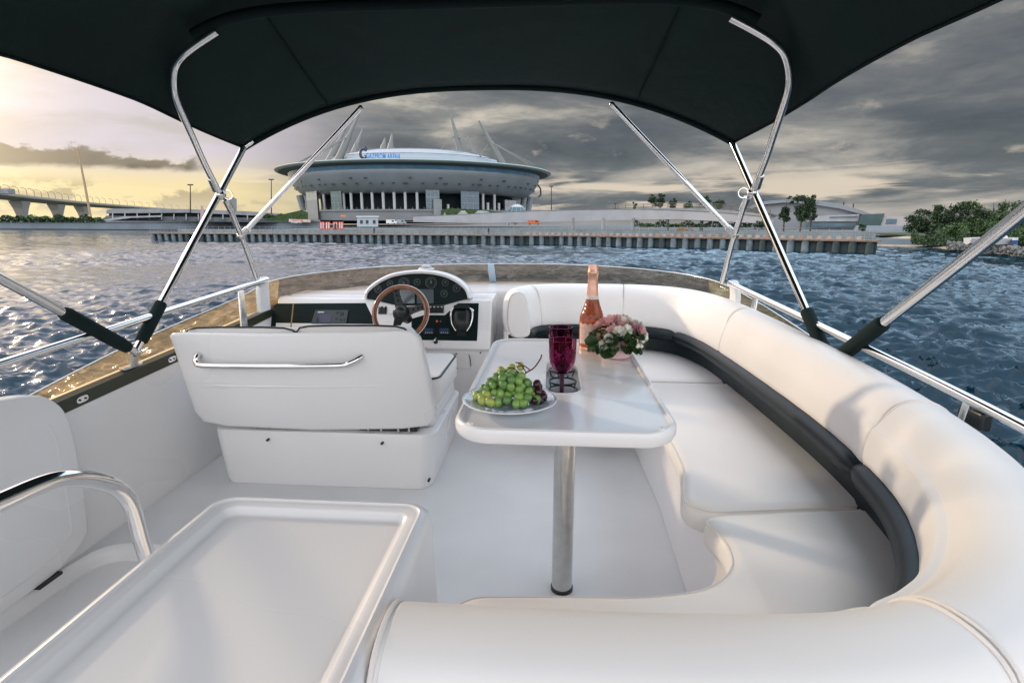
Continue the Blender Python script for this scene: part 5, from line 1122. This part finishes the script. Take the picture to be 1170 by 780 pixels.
def person(px, py, d, m, label):
    p = far(px, py, d); p.z = QZ+.01; t = thing('person', label, 'person', p, 'people on the quay'); me = bpy.data.meshes.new('body'); 
    V_ = [(0,0,.92),(0,0,1.2),(0,0,1.42),(0,0,1.52),(0,0,1.66),(.19,0,1.4),(.24,.03,1.12),(.24,-.06,.86),(-.19,0,1.4),(-.24,.02,1.12),(-.23,-.1,.88),(.1,0,.88),(.11,-.03,.48),(.12,.03,.06),(.13,-.12,.03),(-.1,0,.88),(-.11,.06,.48),(-.12,.02,.06),(-.13,-.13,.03)]
    E_ = [(0,1),(1,2),(2,3),(3,4),(2,5),(5,6),(6,7),(2,8),(8,9),(9,10),(0,11),(11,12),(12,13),(13,14),(0,15),(15,16),(16,17),(17,18)]
    me.from_pydata([(p.x+a, p.y+b, p.z+c) for a,b,c in V_], E_, []); o = bpy.data.objects.new('body', me); COL.objects.link(o); me.materials.append(m)
    o.modifiers.new('sk','SKIN'); 
    if not me.skin_vertices: me.skin_vertices.new()
    Rr = [.14,.15,.16,.06,.11,.07,.05,.04,.07,.05,.04,.1,.07,.05,.045,.1,.07,.05,.045]
    for v, r_ in zip(me.skin_vertices[0].data, Rr): v.radius = (r_, r_*.85)
    me.skin_vertices[0].data[0].use_root = True
    o.modifiers.new('ss','SUBSURF').levels = 1; attach(o, t)
person(427.5, 264.5, 152, mat('clothes_dark', (.03,.035,.05), .8), 'person in dark clothes standing on the quay below the site cabin')
person(558.3, 266.5, 140, mat('clothes_dark', (.03,.035,.05), .8), 'person in dark clothes on the quay under the start of the ramp')
t = thing('excavator', 'small brown digger parked on the quay below the trees', 'digger', far(779,267,128))
block('body', [(773,266),(773,261.5),(776,261),(777,259.5),(783,259.5),(784.5,262),(785,266)], 128, 2, mat('digger_brown', (.24,.12,.06), .6), t); block('track', [(772,267.5),(772,265.8),(786,265.8),(786,267.5)], 127.8, 2.4, black, t)
bm = BM(); tube(bm, [far(784,263,128), far(789,260,128), far(792,264,128)], .15, 6); obj('arm', bm, mat('digger_brown', (.24,.12,.06), .6), t)
# ---------------------------------------------------------------- curved hall and low buildings to starboard
def hall():
    t = thing('curved_hall', 'grey exhibition hall with long curved roof and terraces', 'building', far(930,262,330))
    arc = [(846,246),(852,240),(862,233.5),(875,230),(895,228.2),(925,228.6),(950,231.5),(972,236.5),(990,242.5),(1001,247)]
    P = [(p.x,p.y) for p in spline([(x,y,0) for x,y in arc], 4)]
    block('roof', P+[(1001,249.5),(985,245),(960,238.5),(925,233),(895,231.5),(870,234),(856,240),(848,248)], 330, 70, mat('hall_roof', (.24,.26,.285), .5, .2, var=.1, vscale=.05), t)
    block('wall', [(850,258),(852,245),(862,236),(895,231.5),(925,233),(960,238.6),(985,245.2),(1000,250),(1000,262),(850,262)], 333, 60, mat('hall_wall', (.33,.345,.36), .7, var=.15, vscale=.08), t)
    block('terrace', [(921,253),(921,247.5),(950,246),(982,244.8),(980,253)], 322, 8, conc2, t)
    block('window_band', [(921,259.5),(921,254.5),(978,254.8),(978,259.5)], 321, 4, glassb, t)
    block('window_band', [(948,248.8),(948,247.6),(980,246.6),(980,247.8)], 321.5, 4, glassb, t)
    block('glass_box', [(980,258),(984.5,245),(1011,243.8),(1006,258)], 315, 12, mat('glass_teal', (.035,.085,.085), .15, var=.3, vscale=.2), t)
    block('slat_window', [(925,243.5),(925,241.4),(932,241.4),(932,243.5)], 329, 2, darkm, t)
    for x, y in ((872,229.5),(964,233),(975,235)): block('roof_vent', [(x-.8,y+2),(x-.8,y-2.4),(x+.8,y-2.4),(x+.8,y+2)], 335, 2, darkm, t)
    t = thing('low_hall_wing', 'pale flat roofed wing with blue windows right of the curved hall', 'building', far(1020,262,310))
    block('wall', [(1002,262),(1007,246),(1038,247.5),(1034,262)], 316, 14, mat('wing_pink', (.40,.37,.35), .7), t)
    block('window', [(1012,256),(1013,250),(1025,250.3),(1024,256)], 315.7, .5, glassb, t)
    block('terrace', [(975,263),(978,257.6),(1042,258.2),(1044,263)], 306, 10, mat('wing_blue', (.26,.30,.34), .6), t)
    block('lower_wall', [(985,271),(985,263),(1050,263.6),(1052,269),(1080,270.5),(1080,274)], 290, 8, conc, t)
    for x in (1018,1036): block('opening', [(x,269),(x,265.5),(x+13,266),(x+13,269.3)], 289.7, .4, darkm, t)
    t = thing('left_hall', 'small grey building with dark roof behind the pale ramp', 'building', far(850,250,300))
    block('wall', [(838,252),(838,243),(862,240),(884,246),(884,254)], 300, 15, conc2, t); block('roof', [(836,243.6),(838,241),(852,237.5),(864,238.5),(888,246),(887,247.5),(862,240.6),(852,239.6)], 298, 18, mat('dark_roof', (.09,.11,.10), .6), t)
    tag(block('quay_wall', [(1000,279),(1000,272),(1080,273.8),(1092,276),(1092,281)], 150, 3, mat('low_quay', (.24,.29,.33), .7, var=.15, vscale=.3)), 'low pale blue wall along the water right of the pier end', 'wall')
hall()
# ---------------------------------------------------------------- trees
LEAF = [mat('leaf_dark', (.024,.058,.022), .7, var=.55, vscale=.5), mat('leaf_mid', (.043,.092,.03), .7, var=.5, vscale=.6), mat('leaf_fresh', (.07,.14,.04), .7, var=.45, vscale=.6), mat('leaf_warm', (.13,.11,.05), .7, var=.4, vscale=.6)]
bark = mat('bark', (.07,.055,.045), .9)
def tree(px, top, bot, d, wpx, label, kind=1, n=1500, seed=0, sparse=0, group=None):
    rng = np.random.RandomState(seed+int(px)); a = far(px, bot, d); b = far(px, top, d); h = b.z-a.z; w = wpx/FPX*d/2
    t = thing('tree', label, 'tree', a, group); bm = BM(); pr = random.Random(seed+int(px))
    trunk = [a+V((0,0,-1)), a+V((pr.uniform(-.02,.02)*h,0,h*.3)), a+V((pr.uniform(-.04,.04)*h,0,h*.6)), a+V((pr.uniform(-.04,.04)*h,0,h*.9))]
    tube(bm, trunk, [h*.022,h*.017,h*.011,h*.003], 7); obj('trunk', bm, bark, t)
    nb = 11; bl = []
    for k in range(nb):
        z = pr.uniform(.26,.93); ang = pr.uniform(0,6.28); env = sin(pi*min(1,(z-.1)/.95))**.6; rr = w*pr.uniform(.25,.75)*env
        c = a+V((cos(ang)*rr, sin(ang)*rr, h*z)); bl.append((c, w*pr.uniform(.28,.46)*(1.15-.5*z)))
        bm2 = BM(); p0 = lerp(trunk[1], trunk[3], max(0,min(1,(z-.35)))); tube(bm2, [p0, lerp(p0,c,.5)+V((0,0,-.02*h)), c], [h*.009,h*.006,h*.002], 5)
        obj('limb', bm2, bark, t)
    bl.append((a+V((0,0,h*.55)), w*.55))
    vs, fs = [], []; s = max(.16, d*.0016); per = np.array([r_**2 for _, r_ in bl]); per = (n*per/per.sum()).astype(int)
    for (c, r_), m in zip(bl, per):
        dv = rng.randn(m,3); dv /= np.linalg.norm(dv,axis=1)[:,None]; rad = r_*rng.rand(m)**(.45)*(1+.25*rng.randn(m)*(.5+sparse)); P = np.array(c)+dv*rad[:,None]*np.array([1,1,.85])
        for p in P:
            if p[2] > b.z+.1*h*0 or p[2] < a.z+.05*h: continue
            u = rng.randn(3); u /= np.linalg.norm(u); v = np.cross(u, rng.randn(3)); v /= np.linalg.norm(v); q = s*(.6+.8*rng.rand()); i = len(vs)
            vs += [p-u*q, p-v*q*.6, p+u*q, p+v*q*.6]; fs.append((i,i+1,i+2,i+3))
    me = bpy.data.meshes.new('crown'); me.from_pydata([tuple(v) for v in vs], [], fs); o = bpy.data.objects.new('crown', me); COL.objects.link(o)
    for m in (LEAF[max(0,kind-1)], LEAF[kind], LEAF[min(3,kind+1)] if kind < 2 else LEAF[kind]): me.materials.append(m)
    me.polygons.foreach_set('material_index', rng.choice([0,1,1,2], len(fs))); attach(o, t)
tree(745, 221, 240.5, 330, 13, 'thin gappy tree left of the twin trees above the ramp', 0, 500, 1, .4)
tree(754, 219.5, 240, 325, 13, 'tall dark tree above the middle of the long ramp, right of the thin gappy one', 0, 700, 2, .3)
tree(768, 225.5, 240, 330, 12, 'lower rounded tree above the ramp right of the tall dark one', 0, 600, 3, .3)
tree(725, 230.5, 241, 330, 6, 'tiny slim tree alone on the ramp skyline', 0, 300, 4)
tree(786, 229, 240.5, 330, 12, 'small bright tree just left of the right brace tube', 2, 500, 5)
tree(805, 222, 240, 320, 15, 'open crowned tree seen between the brace and the crossing tubes', 1, 700, 6, .4)
tree(822, 228.5, 240.5, 320, 15, 'broad low tree seen beside the right steel crossing', 1, 600, 7, .4)
tree(895.5, 221.5, 263, 235, 15, 'slim tall tree in front of the curved hall', 0, 1500, 8, .3)
tree(914, 222.5, 264, 230, 27, 'broad dark green tree in front of the curved hall', 0, 3200, 9, .2)
tree(926, 221, 262, 240, 13, 'narrow tree leaning on the right of the broad dark tree', 0, 900, 10, .4)
tree(867, 252, 264, 200, 14, 'low bush under the end of the pale ramp', 0, 500, 11)
tree(984, 256, 266, 250, 9, 'small dark bush below the teal glass box', 0, 350, 12)
wood = [(1052,239,276,190,30,0,'leftmost tree of the shore wood, next to the pale wing'),(1073,234,277,185,30,0,'dark tree of the shore wood second from its left end'),(1092,230,278,180,32,0,'dark round crowned tree left of the tallest shore trees'),(1112,226.5,279,175,34,1,'tall tree with warm tinged top near the middle of the shore wood'),(1128,226,280,165,32,0,'tallest dark tree of the shore wood'),(1143,226.5,280,160,30,1,'tall mid green tree right of the darkest tree'),(1162,229,281,150,34,1,'tree behind the right steel pole above the blue cabin'),(1185,228,284,140,40,1,'mid green tree cut by the right edge of the photo'),(1098,255,281,140,30,2,'fresh green bushy tree in front of the dark shore wood'),(1122,250,281,138,30,1,'leafy mid green tree in front of the tallest shore tree'),(1068,256,279,150,26,0,'low dark bushy tree at the left foot of the wood'),(1146,252,283,130,34,1,'leafy tree low behind the right steel pole'),(1175,254,286,118,34,1,'leafy tree just behind the blue cabin')]
for x, tp_, bt, d, w, k, lab in wood: tree(x, tp_, bt, d, w, lab, k, 2300, 20, .25, 'trees of the shore wood')
def undergrowth():
    rng = np.random.RandomState(8); vs, fs = [], []
    for px0, px1, py, d0, d1, n, hh in ((1040,1200,280,128,112,5200,2.6),(725,860,256.5,240,215,1800,2.2),(0,120,251,540,520,1500,4.5),(300,345,247,430,430,700,3)):
        for _ in range(n):
            f = rng.rand(); px = px0+(px1-px0)*f; d = d0+(d1-d0)*f+rng.rand()*12; g = far(px, py, d); zb = max(g.z-1.0, QZ-1.2) if px0 > 500 else g.z-1.5
            hm = hh*(.45+.55*abs(sin(px*.11)+.5*sin(px*.31)))
            p = np.array((g.x, g.y, zb+hm*rng.rand())); u = rng.randn(3); u /= np.linalg.norm(u); v = np.cross(u, rng.randn(3)); v /= np.linalg.norm(v); q = d*.0019*(.6+.8*rng.rand()); i = len(vs)
            vs += [p-u*q, p-v*q*.6, p+u*q, p+v*q*.6]; fs.append((i,i+1,i+2,i+3))
    me = bpy.data.meshes.new('undergrowth'); me.from_pydata([tuple(v) for v in vs], [], fs); o = bpy.data.objects.new('undergrowth', me); COL.objects.link(o)
    for m in LEAF[:3]: me.materials.append(m)
    me.polygons.foreach_set('material_index', rng.choice([0,0,1,2], len(fs))); o['kind'] = 'stuff'; o['label'] = 'dense green undergrowth along the shores'; o['category'] = 'undergrowth'
undergrowth()
def riprap():
    rng = random.Random(6); bm = BM()
    for k in range(420):
        f = rng.random(); px = 1082+f*110; d = 116-f*28+rng.uniform(-2,5); p = far(px, 283, d); p.z = -2.2+rng.uniform(-.5,.5); s = rng.uniform(.14,.34)
        bmesh.ops.create_icosphere(bm, subdivisions=1, radius=1, matrix=Matrix.Translation(p) @ Euler((rng.random()*3,rng.random()*3,0)).to_matrix().to_4x4() @ Matrix.Diagonal((s,s*rng.uniform(.6,1),s*.6,1)))
    o = obj('shore_rocks', bm, mat('rocks', (.19,.195,.19), .9, var=.4, vscale=.6), smooth=0); o['kind'] = 'stuff'; o['label'] = 'grey rocks piled along the top of the beach'; o['category'] = 'rocks'
riprap()
def boats():
    for px, py, d, L, lab in ((1142,279.5,102,4.6,'white cabin boat laid up on the rocks by the shore wood'),(1121,282.5,106,4.2,'white open boat lying on the rocks left of the cabin boat')):
        p = far(px, py, d); p.z = -1.75; t = thing('boat', lab, 'boat', p, 'boats laid up on the shore'); bm = BM()
        st = []
        for u, w, z0 in ((0,.8,.0),(.35,1,.0),(.7,.8,.05),(.9,.4,.25),(1,.04,.55)): st.append([p+V((L*(u-.5), sy*w, z)) for sy, z in ((-1,.95+.2*u),(-.72,z0+.2),(0,z0),(.72,z0+.2),(1,.95+.2*u))])
        loft(bm, st); obj('hull', bm, mat('boat_paint', (.5,.5,.5), .5), t, smooth=30)
        bm = BM(); prism(bm, [p+V((-L*.3,-.6,.95)), p+V((L*.15,-.6,1.0)), p+V((L*.02,-.6,1.65)), p+V((-L*.22,-.6,1.6))], (0,1.2,0))
        if L > 4.4: obj('cabin', bm, white, t, smooth=0, bevel=.05); block
        else: bm.free(); simple('thwart', lambda q: box(q, p+V((0,0,.85)), (.3,1.5,.06)), wood_plain, t)
wood_plain = mat('plain_wood', (.25,.17,.10), .7)
boats()
t = thing('portable_toilet', 'blue portable toilet cabin with white roof at the shore', 'toilet cabin', far(1160,281,101))
block('cabin', [(1156.5,281),(1156.5,274.3),(1163,274),(1163,280.8)], 101, 1.2, mat('cabin_blue_deep', (.03,.10,.30), .5), t); block('roof', [(1156.2,274.5),(1157,273.2),(1163,272.9),(1163.4,274.2)], 100.9, 1.4, white, t); block('door', [(1157.5,280.6),(1157.5,275.2),(1160.5,275.1),(1160.5,280.6)], 100.95, .1, mat('door_blue', (.02,.07,.22), .5), t)
